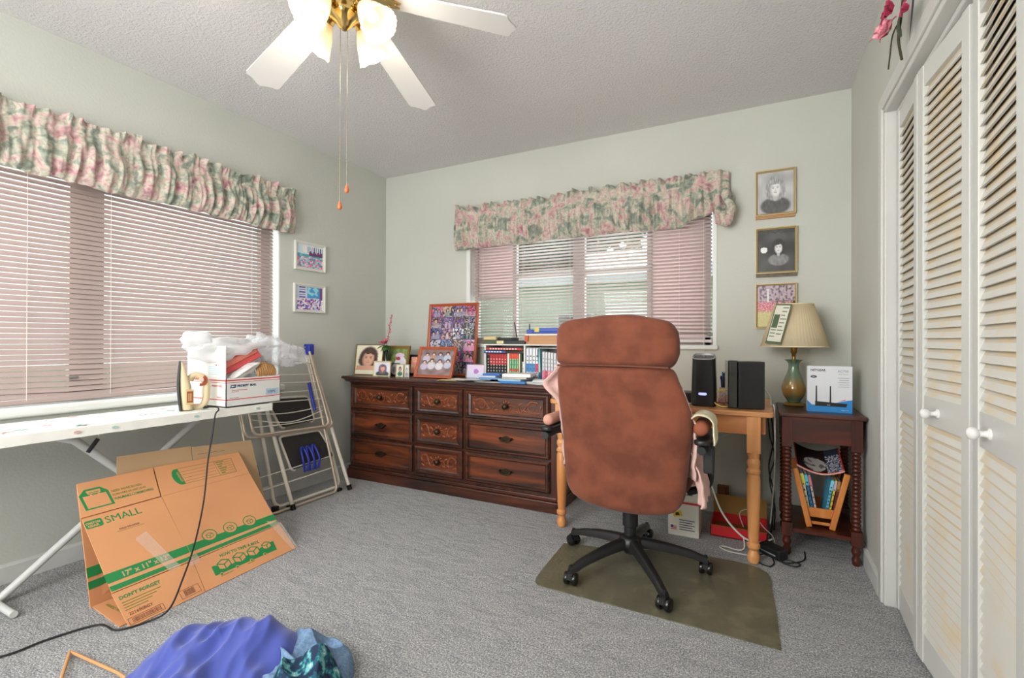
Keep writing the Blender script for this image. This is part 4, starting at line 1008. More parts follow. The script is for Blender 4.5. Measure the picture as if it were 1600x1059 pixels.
def e_r3(m):
    m.text('HOW TO TAPE A BOX', .0195, T(.410, .117, .0006) @ RZ(-.055), 1, offset=.0005, sx=.98)
    m.prism([(.352, .044), (.664, .036), (.672, .086), (.40, .060), (.372, .090), (.356, .090)], 0, .0006, 1)
    for i, cx in enumerate((.408, .484, .556, .628)):
        s_ = .028 if i < 3 else .022
        m.prism([(cx+x*1.0, .078+y) for x, y in ((-s_, -s_*.5), (0, -s_*.9), (s_, -s_*.5), (s_, s_*.45), (0, s_*.9), (-s_, s_*.45))], .0006, .0010, 0)
        old = m.stack; m.stack = old @ T(0, 0, .0008); cube_icon(m, cx, .078, s_, 1); m.stack = old
        m.prism([(cx-.03+.008*math.cos(t), .040+.008*math.sin(t)) for t in [k*PI/5 for k in range(10)]], .0006, .0012, 0); m.prism([(cx-.03+.005*math.cos(t), .040+.005*math.sin(t)) for t in [k*PI/5 for k in range(10)]], .0012, .0016, 1)
    m.text('SEAL OVER SEAM', .0075, T(.372, .030, .0006), 3); m.text('TAPE ENDS', .0075, T(.50, .030, .0006), 3)
sheet('bottom_flap', [(.286, 0), (.756, 0), (.751, .154), (.304, .152)], cb, e_r3)
for P_ in ([(.150, .34), (.200, .36), (.250, .150), (.205, .145)], [(.285, .165), (.33, .175), (.33, .135), (.285, .13)], [(.70, .20), (.765, .16), (.768, 0), (.735, 0)]):
    m = MB().at(BM); m.prism(P_, .0018, .0022); m.build('packing_tape', TAPE, cb)
# back sheet of the tent, base flap, and the end of the tent
TL = BM @ Vector((.061, .674, -.006)); FLp = BM @ Vector((.021, .502, -.006)); TRp = BM @ Vector((.792, .649, -.006))
m = MB(); a, b, c_, d_ = Vector((-2.375, .952, .0)), Vector((-2.49, 1.70, 0)), TRp, TL
def quad_sheet(m, P, th=.0045, mi=0):
    P = [Vector(p) for p in P]; n = (P[1]-P[0]).cross(P[3]-P[0]).normalized()*th
    m.hexa([P[0]-n/2, P[1]-n/2, P[1]+n/2, P[0]+n/2, P[3]-n/2, P[2]-n/2, P[2]+n/2, P[3]+n/2], mi)
quad_sheet(m, [a, b, c_, d_])
for z0_, z1_ in ((.33, .41), (.24, .30)):
    def L(p, q_, t): return Vector(p).lerp(Vector(q_), t)
    for s in (-1, 1):
        off = Vector((.0032*s, 0, 0)); P = [L(a, d_, z0_-.1)+off, L(b, c_, z0_-.1)+off, L(b, c_, z1_-.1)+off, L(a, d_, z1_-.1)+off]; m.poly(P if s > 0 else P[::-1], 1)
m.build('back_panel', [CARD, GRN], cb)
m = MB(); quad_sheet(m, [(-2.372, .958, .003), (-2.118, .938, .003), (-2.125, 1.25, .003), (-2.378, 1.25, .003)])
m.at(frame((-2.34, .985, .0058), (1, 0, 0), (0, 1, 0))); m.text('HANDLE WITH CARE', .018, Matrix.Identity(4), 1)
m.build('bottom_flap', [CARD, OLV], cb)
# second carton leaning behind
sb = thing('cardboard_sheet', (-2.62, 1.45, 0), 'plain tan cardboard sheet leaning behind the SMALL moving box', 'cardboard')
m = MB(); quad_sheet(m, [(-2.545, 1.10, .002), (-2.545, 1.465, .002), (-2.62, 1.468, .521), (-2.62, 1.147, .535)])
m.build('panel', CARDI, sb)
m = MB(); quad_sheet(m, [(-2.545, 1.470, .002), (-2.545, 1.875, .002), (-2.62, 1.800, .492), (-2.62, 1.472, .515)])
for k in range(3): m.at(frame((-2.6155+.004, 1.50, .44+.016*k), (0, 1, -.05), (-.14, 0, 1))); m.box(0, .20-.03*k, 0, .002, 0, .0006, 1)
m.build('panel', [CARDI, BRN], sb)

# ------------------------------------------------------------------ drying rack
STL = mat('beige_steel_tube', (206, 190, 172), .32, metal=.35); WIRE = mat('white_coated_wire', (232, 226, 214), .4); BLU = mat('royal_blue_plastic', (32, 52, 160), .4)
rk = thing('drying_rack', (-2.7, 2.15, 0), 'folded wire clothes drying rack with blue joints leaning on the left wall', 'drying rack')
def RP(y, z, off=0.0):                        # point on the leaning plane of the rack
    return (-2.635-.2644*z+off, y, z)
m = MB(); m.tube(fillet([RP(1.842, 1.03), RP(1.862, .012), RP(2.466, .012), RP(2.424, 1.00)], .05, 6), .0085, 10); m.build('long_frame', STL, rk, smooth=50)
m = MB(); m.tube(fillet([RP(1.842, 1.03, .022), RP(1.850, .478, .022), RP(2.510, .450, .022), RP(2.424, 1.00, .022)], .05, 6), .008, 10); m.build('wing_frame', STL, rk, smooth=50)
m = MB(); m.tube(fillet([RP(1.865, 1.02, .040), RP(1.890, .49, .040), RP(2.465, .465, .040), RP(2.405, .99, .040)], .05, 6), .008, 10); m.build('wing_frame', STL, rk, smooth=50)
m = MB(); m.tube([RP(1.842, 1.048, .01), RP(2.424, 1.018, .01)], .005, 8); m.build('top_bar', STL, rk, smooth=50)
for y, z in ((1.842, 1.055), (2.424, 1.02)):
    m = MB(); m.box(-2.915, -2.855, y-.022, y+.026, z-.055, z+.022); m.build('corner_joint', BLU, rk, bevel=.009, seg=3)
for k, (zl, zr, off, dr_) in enumerate(((.93, .905, .022, 0), (.85, .828, .022, 0), (.80, .775, .040, .0), (.735, .715, .022, .0), (.68, .655, .040, 0), (.62, .60, .022, -.02), (.585, .575, .040, -.045), (.54, .53, .040, -.01), (.235, .252, .004, 0), (.16, .175, .004, 0))):
    yl, yr = (1.865, 2.445) if off < .03 else (1.885, 2.43)
    m = MB(); m.tube(smooth_path([RP(yl, zl, off), RP((yl+yr)/2, (zl+zr)/2+dr_, off+.004), RP(yr, zr, off)], 6), .0032, 6); m.build('wire', WIRE, rk, smooth=50)
m = MB(); m.tube([RP(2.345, .775, .052), RP(2.352, .585, .052)], .011, 10); m.build('wing_strut', BLU, rk, smooth=50)
for y0_ in (2.222, 2.265, 2.31):
    m = MB(); m.tube(smooth_path([RP(y0_, .20, .012), RP(y0_-.012, .27, .030), RP(y0_, .345, .012), RP(y0_+.022, .345, .012), RP(y0_+.030, .27, .030), RP(y0_+.022, .20, .012)], 5), .0075, 8); o = m.build('wire_clip', BLU, rk, smooth=50)
m = MB(); m.tube([RP(1.866, .335, .0), RP(1.90, .31, .012), RP(1.905, .25, .012), RP(1.866, .20, .0)], .004, 8); m.build('stop_hook', BLU, rk, smooth=50)

# ------------------------------------------------------------------ step ladder
LAD = mat('ivory_ladder_tube', (214, 206, 192), .38); TREAD = mat('black_ribbed_tread', (48, 46, 44), .7, bump=.2, bscale=120)
ld = thing('step_ladder', (-2.70, 2.28, 0), 'folded ivory step ladder with black treads behind the drying rack', 'step ladder')
def LP(y, z, off=0.0): return (-2.618-.27*z+off-.045, y, z)
for (yb_, yt_) in ((2.086, 2.050), (2.557, 2.412)):
    m = MB(); m.tube([LP(yb_, .028, .045), LP(yb_+(2.012-2.086)*.65 if yb_ < 2.2 else 2.462, .65 if yb_ < 2.2 else .845, .020), LP(yt_-.03 if yb_ < 2.2 else 2.425, .98, .012)], .0125, 12); sd = m.build('leg', LAD, ld, smooth=50)
    m = MB(); m.tube([LP(yb_+.002, .0, .046), LP(yb_, .034, .046)], .0165, 12); m.build('rubber_foot', BLKG, sd, smooth=50)
m = MB(); m.tube(fillet([LP(2.005, .95, -.012), LP(1.995, .03, -.0), LP(2.52, .03, -.0), LP(2.44, .95, -.012)], .06, 6), .011, 12); rl = m.build('rear_frame', LAD, ld, smooth=50)
for y in (1.992, 2.10, 2.50): 
    m = MB(); m.box(LP(y, 0)[0]-.016, LP(y, 0)[0]+.016, y-.018, y+.018, 0, .045 if y < 2 else .02); m.build('rubber_foot', BLKG, rl, bevel=.004)
def tread(c4, nm):
    m = MB(); cen = [LP(*c) for c in c4]; P = fillet([*cen, cen[0], cen[1]], .028, 5)[1:-1]
    m.tube(P, .0085, 10, closed=False); o = m.build('tread_rim', LAD, ld, smooth=50)
    m = MB(); P = [LP(y, z, .004 if i < 2 else .002) for i, (y, z) in enumerate([(c[0], c[1]) for c in c4])]
    cc = sum((Vector(p) for p in P), Vector())/4; P = [cc+(Vector(p)-cc)*.94 for p in P]
    quad_sheet(m, P, .006); m.build('tread', TREAD, o)
tread([(2.155, .215), (2.515, .235), (2.425, .432), (2.105, .440)], 'lower')
tread([(2.13, .49), (2.40, .50), (2.385, .672), (2.06, .690)], 'upper')
# ------------------------------------------------------------------ painted pictures (ink as colour per cell)
def ell(u, v, cx, cy, rx, ry): return ((u-cx)/rx)**2+((v-cy)/ry)**2 < 1
def mixc(a, b, t): return tuple(a[i]*(1-t)+b[i]*t for i in range(3))
def soft(u, v, cx, cy, rx, ry, k=5.0):
    d = math.sqrt(((u-cx)/rx)**2+((v-cy)/ry)**2); return max(0.0, min(1.0, (1-d)*k+.5))
def portrait(bg, bg2, hair, skin, cloth, cx=.5, cy=.58, s=.2, hs=1.35, long=0.0, tilt=0.0, grey=False, extra=None):
    lips = tuple(k*.72 for k in skin) if grey else (186, 96, 92)
    def f(u, v):
        c = mixc(bg, bg2, min(1, max(0, .5+.9*noise.noise(Vector((u*3, v*3, 1))))))
        x = (u-cx)+(v-cy)*tilt; y = v-cy
        fold = .5+.5*noise.noise(Vector((x*14, y*9, 6)))
        c = mixc(c, mixc(cloth, tuple(k*.72 for k in cloth), fold), soft(x, y, 0, -s*2.25, s*2.2, s*1.15))
        wav = .025*s*math.sin(y*70+x*20)
        hc = mixc(hair, tuple(min(255, k*1.35+16) for k in hair), max(0, min(1, .5+noise.noise(Vector((x*40, y*9, 3))))))
        c = mixc(c, hc, soft(x+wav, y, 0, s*.10, s*hs, s*hs*1.06))
        if long: c = mixc(c, hc, soft(x+wav, y, 0, -s*long*.45, s*hs*1.02, s*long*1.0, 4))
        c = mixc(c, tuple(k*.82 for k in skin), soft(x, y, 0, -s*1.1, s*.36, s*.55))
        c = mixc(c, tuple(k*.80 for k in skin), soft(x, y, 0, -.10*s, s*.84, s*1.06)*(1 if y < s*.55+.12*s*math.sin(x*30) else 0))
        c = mixc(c, skin, soft(x, y, .06*s, -.10*s, s*.66, s*.92, 2.2)*(1 if y < s*.50 else 0))
        for e in (-1, 1):
            c = mixc(c, tuple(k*.35 for k in skin), .8*soft(x, y, e*s*.34, s*.06, s*.13, s*.065, 2))
            c = mixc(c, tuple(k*.5 for k in skin), .6*soft(x, y, e*s*.34, s*.25, s*.19, s*.045, 2))
        c = mixc(c, tuple(k*.74 for k in skin), .6*soft(x, y, .03*s, -s*.24, s*.10, s*.07, 2))
        c = mixc(c, lips, .85*soft(x, y, 0, -s*.50, s*.26, s*.085, 2.5))
        c = mixc(c, (236, 228, 222), .7*soft(x, y, 0, -s*.485, s*.17, s*.03, 2))
        if extra: c = extra(u, v, c)
        return c
    return f
def scene_fn(base, blobs, sc=14, seed=0):
    def f(u, v):
        c = base[0] if v > .6 else (base[1] if v > .3 else base[2])
        for i, (col, th) in enumerate(blobs):
            if noise.noise(Vector((u*sc*(.6+.2*i), v*sc*(.6+.2*i), seed+i*7.7))) > th: c = col
        return c
    return f
def group_fn(bg, people, seed=0):
    def f(u, v):
        c = mixc(bg, tuple(k*.7 for k in bg), max(0, min(1, .5+noise.noise(Vector((u*5, v*5, seed))))))
        for (x, y, s, col, hair) in people:
            c = mixc(c, mixc(col, tuple(k*.78 for k in col), .5+.5*noise.noise(Vector((u*26, v*20, 2)))), soft(u, v, x, y-s*2.6, s*1.75, s*2.2, 4))
            c = mixc(c, hair, soft(u, v, x, y+s*.18, s*.98, s*1.15, 4))
            c = mixc(c, (218, 176, 152), soft(u, v, x, y-s*.18, s*.62, s*.80, 3)*(1 if v < y+s*.42 else 0))
        return c
    return f
def paint(m, M, x0, y0, w, h, nx, ny, fn, mi=0, z=0.0):
    old = m.stack; m.stack = old @ M
    m.grid(lambda u, v: (x0+w*u, y0+h*v, z), nx, ny, mi, fn); m.stack = old
def picture(name, M, w, h, bw, depth, fmat, fn, label, cat='picture frame', nx=40, ny=None, group=None, mat_w=0, stand=False, sq=0.0, matc=None):
    # local x right, y up, z towards the viewer; back of the frame at z=0
    ny = ny or int(nx*h/w)
    loc = M @ Vector((w/2, 0, 0)); root = thing(name, loc, label, cat, group)
    m = MB().at(M)
    prof = [(0, 0), (0, depth), (bw*.35, depth), (bw*.6, depth*.78), (bw, depth*.6), (bw, depth*.3)]
    rings = [[m._v(p) for p in ((d, d, z), (w-d, d, z), (w-d, h-d, z), (d, h-d, z))] for d, z in prof]
    for a, b in zip(rings, rings[1:]):
        for k in range(4): j = (k+1) % 4; m.face((a[k], a[j], b[j], b[k]))
    m.face(rings[0][::-1]); m.build('frame', fmat, root)
    if mat_w:
        m = MB().at(M); m.box(bw*.9, w-bw*.9, bw*.9, h-bw*.9, depth*.2, depth*.34); m.build('mount', matc or mat('cream_mount', (232, 226, 206), .8), root)
    b2 = bw*.95+mat_w; m = MB(); paint(m, M, b2, b2, w-2*b2, h-2*b2, nx, ny, fn, z=depth*.38); m.build('photograph', PRINT, root)
    if stand:
        m = MB().at(M); L = h*.8; m.hexa([(w*.42, h*.72, -.003), (w*.58, h*.72, -.003), (w*.58, h*.72, 0), (w*.42, h*.72, 0), (w*.40, .012, -h*.34-.003), (w*.60, .012, -h*.34-.003), (w*.60, .012, -h*.34), (w*.40, .012, -h*.34)]); m.build('easel_back', mat('black_card_back', (40, 38, 36), .8), root)
    return root
GOLDF = mat('thin_gold_frame', (190, 168, 120), .4, metal=.35); WHF = mat('white_washed_frame', (214, 214, 204), .5); ORF = mat('orange_wood_frame', (176, 84, 44), .4, var=.15, vscale=12)
LWM = lambda y, z: frame((XL, y, z), (0, 1, 0), (0, 0, 1))
BWM = lambda x, z: frame((x, YB, z), (1, 0, 0), (0, 0, 1))
# two small bright pictures on the left wall
def pastel1(u, v):
    n = lambda s, k: noise.noise(Vector((u*s, v*s, k)))
    if v > .62: c = (206, 222, 232) if n(5, 1) < .1 else (232, 226, 222)
    elif v > .48: c = (70, 160, 180) if n(9, 2) < .15 else (120, 196, 200)
    else: c = (60, 150, 160) if n(7, 3) < 0 else (150, 196, 206)
    if v < .5 and n(11, 4) > .12: c = (226, 112, 150)
    if v < .5 and n(14, 5) > .25: c = (240, 190, 210)
    if u > .45 and .55 < v < .72+.05*math.sin(u*40): c = (112, 56, 96)
    if u > .42 and .68 < v < .93 and abs(math.sin(u*38)) < .5: c = (70, 74, 136)
    return c
def pastel2(u, v):
    n = lambda s, k: noise.noise(Vector((u*s, v*s, k)))
    c = (196, 206, 226) if n(6, 11) < .05 else (226, 214, 226)
    if u > .42 and v > .5: c = (70, 150, 206) if n(6, 12) < .1 else (150, 214, 226)
    if u > .88 and v > .35: c = (110, 70, 120)
    if .12 < u < .34 and v > .48 and math.sin(v*60) > 0: c = (66, 78, 150)
    if v < .48:
        if n(9, 13) > .05: c = (104, 96, 200)
        if n(12, 14) > .16: c = (222, 116, 146)
        if n(15, 15) > .22: c = (246, 238, 240)
        if n(13, 16) > .28: c = (50, 60, 120)
    return c
picture('picture_frame', LWM(2.347, 1.577), .266, .205, .020, .022, WHF, pastel1, 'small pale framed picture of a pink flower meadow under the valance end, upper of two', 'picture', 44)
picture('picture_frame', LWM(2.341, 1.272), .272, .205, .020, .022, WHF, pastel2, 'small pale framed picture in violet and blue on the left wall, lower of two', 'picture', 44)
# three photographs on the back wall
G = lambda k: (k, k, k)
def hair_extra(u, v, c):
    if ell(u, v, .5, .06, .5, .17): return G(70)
    return c
picture('picture_frame', BWM(-.028, 1.826) @ RZ(.0), .212, .270, .012, .022, GOLDF, portrait(G(165), G(205), G(130), G(228), G(105), .5, .60, .185, 1.42, 1.1, grey=True), 'black and white portrait of a smiling light haired person, topmost beside the window', 'picture', 50)
m = MB(); m.box(-.026, .178, YB-.014, YB-.001, 1.808, 1.829); tag(m.build('wooden_ledge', mat('tan_wood_strip', (176, 132, 84), .5)), 'narrow tan wooden strip under the top black and white portrait', 'strip')
picture('picture_frame', BWM(-.026, 1.478), .218, .274, .012, .022, GOLDF, portrait(G(84), G(40), G(30), G(222), G(150), .56, .56, .125, 1.5, .2, grey=True, extra=lambda u, v, c: (G(238) if ell(u, v, .17, .52, .10, .07) else (G(60) if v > .9 and noise.noise(Vector((u*20, v*20, 0))) > 0 else c))), 'black and white portrait of a dark haired person with a white flower', 'picture', 50)
m = MB(); m.box(-.024, .190, YB-.014, YB-.001, 1.458, 1.480); tag(m.build('wooden_ledge', mat('speckled_brown_strip', (112, 98, 76), .5, var=.4, vscale=90)), 'narrow speckled brown strip under the middle portrait', 'strip')
def garden(u, v):
    n = noise.noise(Vector((u*16, v*16, 5))); n2 = noise.noise(Vector((u*34, v*34, 8)))
    t = max(0, min(1, (v-.56)*12)); c = mixc((202, 112, 126), (186, 166, 178), t)
    c = mixc((204, 196, 132), c, max(0, min(1, (v-.34+.03*n)*14)))
    if v > .6: c = mixc(c, (96, 84, 96), max(0, min(1, n*3+.15)))
    if v > .6 and abs(u-.3) < .03 and v < .92: c = mixc(c, (240, 236, 238), .8)
    if .36 < v < .60: c = mixc(c, (238, 170, 178), max(0, min(1, n2*3)))
    if .52 < v < .64 and u > .4: c = mixc(c, (84, 88, 70), max(0, min(1, -n*4)))
    return mixc(c, (255, 250, 250), max(0, n2*.5))
picture('picture_frame', BWM(-.026, 1.150), .216, .266, .010, .022, GOLDF, garden, 'colour picture of a pink flowering garden, lowest of the column, partly behind the lamp shade', 'picture', 50)

# ------------------------------------------------------------------ photographs on the dresser
DZ = .7925
def SM_(x, y, yaw, lean=0.0): return T(x, y, DZ) @ RZ(yaw) @ RX(PI/2-lean)
picture('photo_frame', SM_(-2.925, 2.905, .10, .14), .265, .245, .006, .014, mat('thin_brass_frame', (150, 134, 84), .35, metal=.6), portrait((238, 230, 206), (244, 238, 214), (62, 44, 42), (228, 176, 152), (240, 232, 206), .47, .55, .27, 1.28, .75, tilt=-.12,
        extra=lambda u, v, c: ((226, 172, 148) if (v < .30 and v > .14 and abs(noise.noise(Vector((u*6, v*10, 2)))) < .5 and .04 < u < .92) and not ell(u, v, .47, .5, .2, .2) else ((240, 236, 214) if v <= .14 else c))),
        'large framed portrait of a person with a short dark bob, left end of the dresser', 'photo frame', 56, stand=True)
picture('photo_frame', SM_(-2.655, 2.835, .10, .12), .155, .118, .008, .012, mat('pale_gold_frame', (214, 196, 148), .4, metal=.3), portrait((206, 206, 214), (222, 220, 226), (88, 68, 80), (222, 160, 140), (70, 76, 80), .52, .55, .19, 1.35, 1.6), 'small pale gold framed portrait with long hair in front of the flower vase', 'photo frame', 40, stand=True)
def greenpic(u, v):
    c = (110, 132, 70) if noise.noise(Vector((u*8, v*8, 1))) > 0 else (134, 152, 92)
    if v < .75 and ell(u, v, .72, .38, .26, .30): c = (226, 220, 226)
    if ell(u, v, .66, .72, .2, .10): c = (222, 196, 214)
    if ell(u, v, .60, .58, .10, .08): c = (176, 60, 90)
    return c
picture('photo_frame', SM_(-2.760, 3.045, -.12, .18), .290, .235, .024, .016, mat('old_gold_frame', (150, 122, 62), .45, metal=.35), greenpic, 'gold framed green garden photograph standing behind the flower vase', 'photo frame', 44, stand=True)
# heart shaped dark frame
fr = thing('photo_frame', (-2.535, 2.925, DZ), 'small black oval photo frame between the pale gold portrait and the narrow gold frames', 'photo frame')
M = SM_(-2.575, 2.93, .05, .12)
m = MB().at(M); m.prism([(x+.045, y+.05) for x, y in rrect(.09, .10, .012, 3)], 0, .008); m.build('frame', mat('black_frame', (26, 24, 26), .4), fr)
m = MB().at(M); m.prism([(.045+.036*math.cos(t), .052+.041*math.sin(t)) for t in [k*PI/12 for k in range(24)]], .008, .009); m.prism([(.045+.016*math.cos(t), .050+.022*math.sin(t)) for t in [k*PI/8 for k in range(16)]], .009, .0095, 1)
m.build('photograph', [mat('lilac_grey_photo', (176, 176, 200), .4), mat('warm_grey_photo', (140, 126, 140), .4)], fr)
picture('photo_frame', SM_(-2.470, 2.880, .10, .08), .066, .096, .005, .010, mat('pale_gold_frame', (214, 196, 148), .4), portrait((206, 206, 190), (220, 216, 200), (60, 50, 46), (214, 170, 140), (60, 120, 100), .5, .6, .17, 1.3, .6), 'tiny narrow gold framed portrait with a green top beside the black oval frame', 'photo frame', 24)
picture('photo_frame', SM_(-2.398, 2.885, .45, .05), .040, .096, .005, .010, mat('pewter_frame', (150, 146, 130), .4, metal=.4), portrait((200, 196, 180), (180, 180, 170), (90, 90, 86), (200, 170, 150), (130, 130, 140), .5, .55, .16, 1.3, .6), 'tiny pewter frame turned aside next to the tiny gold framed portrait', 'photo frame', 16)
picture('photo_frame', SM_(-2.500, 3.060, .0, .14), .175, .165, .018, .014, mat('black_frame', (26, 24, 26), .4), lambda u, v: (222, 150, 130) if noise.noise(Vector((u*6, v*6, 8))) > -.05 else (232, 176, 150), 'black framed pinkish photograph half hidden behind the orange family frame', 'photo frame', 30, stand=True)
ppl = [(.20, .80, .062, (206, 196, 214), (50, 36, 34)), (.40, .82, .058, (190, 150, 130), (60, 44, 40)), (.60, .82, .062, (150, 160, 190), (40, 30, 30)), (.82, .84, .062, (196, 206, 226), (46, 36, 34)), (.38, .56, .070, (222, 212, 222), (34, 26, 28)), (.62, .54, .068, (230, 224, 232), (60, 46, 44)), (.16, .50, .062, (206, 190, 214), (40, 32, 32)), (.86, .56, .060, (200, 204, 222), (50, 40, 36))]
picture('photo_frame', SM_(-2.315, 2.905, .02, .34), .335, .238, .021, .018, ORF, group_fn((150, 120, 118), ppl, 3), 'orange wood framed family group photograph leaning in front of the tall photo collage', 'photo frame', 64, stand=True)
# collage
rc = random.Random(12); tiles = []
pal = [(28, 34, 66), (60, 70, 120), (150, 110, 150), (206, 60, 130), (226, 214, 200), (90, 60, 60), (40, 60, 50), (170, 180, 200), (110, 90, 160), (200, 160, 140), (70, 90, 140), (24, 26, 34), (226, 200, 216)]
cells = {}
for i in range(4):
    for j in range(6): cells[(i, j)] = [rc.choice(pal) for _ in range(4)]+[rc.uniform(0, 50)]
def collage(u, v):
    i = min(3, int(u*4)); j = min(5, int(v*6)); a, b, c, d, s = cells[(i, j)]
    x, y = u*4-i, v*6-j
    n = noise.noise(Vector((u*24, v*34, s))); n2 = noise.noise(Vector((u*60, v*80, s)))
    col = mixc(a, b, min(1, max(0, (y-.4)*3+.5)))
    col = mixc(col, c, max(0, min(1, n*6))); col = mixc(col, d, max(0, min(1, -n*6-.4)))
    k = 1+int(s) % 3
    for q_ in range(k):
        px_ = .5+(q_-(k-1)/2)*.30+.06*math.sin(s*3+q_); py_ = .55+.12*math.sin(s+q_*2.1); r_ = .10+.05*math.sin(s*1.7)
        col = mixc(col, mixc(d, (232, 224, 220), .55), .8*soft(x, y, px_, py_-.42, r_*1.7, .34, 3))
        col = mixc(col, (40, 30, 34), soft(x, y, px_, py_+.03, r_*1.15, r_*1.35, 3))
        col = mixc(col, (214, 170, 148), soft(x, y, px_, py_-.03, r_*.75, r_*.95, 3))
    col = mixc(col, (230, 226, 226), max(0, n2*1.5-.3))
    if x < .025 or y < .02: col = (70, 66, 80)
    return col
picture('photo_frame', SM_(-2.412, 3.175, .0, .10), .468, .575, .021, .018, ORF, collage, 'tall orange wood framed photo collage leaning on the wall beside the window', 'photo frame', 96)
picture('photo_frame', SM_(-1.930, 3.02, .05, .12), .150, .105, .005, .010, mat('pewter_frame', (150, 146, 130), .4), lambda u, v: (176, 120, 190) if ell(u, v, .55, .5, .14, .2) else mixc((206, 214, 232), (226, 200, 226), v), 'small grey framed picture with a purple bloom between collage and book shelf', 'photo frame', 24, stand=True)

# ------------------------------------------------------------------ flower vase
LEAFG = mat('artificial_leaf_green', (70, 110, 52), .5); PETAL = mat('pink_silk_petal', (232, 130, 150), .6, var=.25, vscale=30)
vs = thing('flower_vase', (-2.655, 2.975, DZ), 'slim dark vase with one pink silk flower and a tall budded twig on the dresser', 'vase')
m = MB().at(T(-2.655, 2.975, DZ)); m.lathe([(.028, 0), (.030, .01), (.026, .05), (.018, .11), (.015, .15), (.022, .19), (.024, .20)], 20); m.build('vase', mat('dark_green_vase_glass', (30, 38, 28), .12, coat=.4), vs, smooth=50)
def petals(m, c, r, n, rings=3, mi=0, tiltv=None, seed=0):
    rp = random.Random(seed); R = (tiltv or Euler((0, 0, 0))).to_matrix().to_4x4()
    for g in range(rings):
        for k in range(n-g):
            a = 2*PI*k/(n-g)+g*.5+rp.uniform(-.1, .1); L = r*(1-.25*g); up = .35+.32*g
            m.at(T(*c) @ R @ RZ(a) @ RY(-up)); m.grid(lambda u, v: (L*u, (v-.5)*L*.95*math.sin(min(1, u*1.15+.12)*PI)**.7, .010*math.sin(u*PI)+.008*(2*v-1)**2*u), 5, 4, mi)
    m.at(Matrix.Identity(4))
m = MB(); petals(m, (-2.655, 2.96, 1.045), .050, 7, 4, tiltv=Euler((.5, 0, 0)), seed=2); m.build('flower', PETAL, vs, smooth=60)
def leaf(m, p, d, L, w, mi=0, curl=.2):
    d = Vector(d).normalized(); s = d.cross(Vector((0, .3, 1))).normalized(); up = s.cross(d)
    m.grid(lambda u, v: tuple(Vector(p)+d*L*u+s*(v-.5)*w*math.sin(PI*min(1, u*.92+.08))**.8-up*curl*L*u*u+up*.1*w*abs(v-.5)), 6, 4, mi)
for d, L in (((-1, -.3, -.15), .075), ((.8, -.4, -.25), .065), ((-.4, -.6, -.5), .06), ((.3, -.7, -.4), .07), ((.9, .2, .0), .05)):
    m = MB(); leaf(m, (-2.655, 2.97, 1.025), d, L, .045); m.build('leaf', LEAFG, vs, smooth=60)
m = MB(); tw = smooth_path([(-2.655, 2.975, .90), (-2.650, 2.975, 1.03), (-2.635, 2.98, 1.12), (-2.622, 2.98, 1.20), (-2.605, 2.985, 1.275)], 6); m.tube(tw, [.0022]*len(tw), 6); st_ = m.build('twig', mat('brown_twig', (110, 84, 66), .7), vs)
m = MB(); rb = random.Random(6)
for k in range(16):
    p = tw[int(len(tw)*(.42+.56*k/16))]; m.ball(p.x+rb.uniform(-.014, .014), p.y, p.z+rb.uniform(-.004, .006), rb.uniform(.004, .008), n=8)
m.build('bud', mat('pink_bud', (214, 116, 130), .6), st_, smooth=60)

# ------------------------------------------------------------------ book rack on the dresser with books
WSH = mat('white_laminate', (226, 226, 222), .4)
SX0, SX1, SY0, SY1, SZ = -1.742, -1.165, 2.965, 3.20, 1.046
bk = thing('book_rack', (-1.45, 3.08, DZ), 'white two bay book rack on the right part of the dresser', 'book rack')
for x in (SX0, -1.432, SX1-.010):
    m = MB(); m.box(x, x+.010, SY0, SY1, DZ, SZ-.008); m.build('side_panel', WSH, bk)
m = MB(); m.box(SX0-.004, SX1+.004, SY0-.004, SY1, SZ-.008, SZ); m.build('top_panel', WSH, bk, bevel=.002)
m = MB(); m.box(SX0, SX1, SY1-.006, SY1, DZ, SZ-.008); m.build('back_panel', WSH, bk)
PAPER = mat('book_pages', (228, 220, 200), .8)
def book(x, w, h, d, cols, label, group=None, lean=0.0, y=None, z=DZ, bands=None, cat='book', marks=None, rz=0.0):
    # upright book, spine towards the room; cols[0] cover; bands: (z0,z1,colour index)
    y = SY0+.012 if y is None else y
    root = thing('book', (x+w/2, y+d/2, z), label, cat, group)
    M0 = T(x, y, z) @ RZ(rz) @ RY(lean)
    m = MB().at(M0); t = .0016
    m.box(0, w, 0, .002, 0, h); m.box(0, t, 0, d, 0, h); m.box(w-t, w, 0, d, 0, h)
    for (a, b_, ci) in (bands or []): m.box(0, w, -.0006, .0002, a*h, b_*h, ci)
    if marks:
        rm = random.Random(int(x*1000)+7)
        for k in range(marks): zc = h*(.12+.76*k/marks); m.box(w*.28, w*.72, -.0011, -.0005, zc, zc+h*.045*rm.uniform(.6, 1), len(cols)-1)
    m.build('cover', [mat('book_%02x%02x%02x' % c, c, .45) for c in cols], root)
    m = MB().at(M0); m.box(t, w-t, .002, d-.004, .003, h-.003); m.build('pages', PAPER, root)
    return root
ords = ['first', 'second', 'third', 'fourth', 'fifth', 'sixth', 'seventh', 'eighth']
for i in range(7):
    book(-1.727+i*.0228, .0215, .188, .13, [(24, 22, 24), (176, 36, 40), (196, 190, 180)], 'black book with a red spine head, %s from the left in the rack' % ords[i], 'black and red series in the book rack', bands=[(.58, .99, 1)] if i else [(.95, .99, 1)], marks=7)
book(-1.566, .017, .190, .13, [(232, 224, 206), (120, 110, 100)], 'thick cream book right of the black and red series')
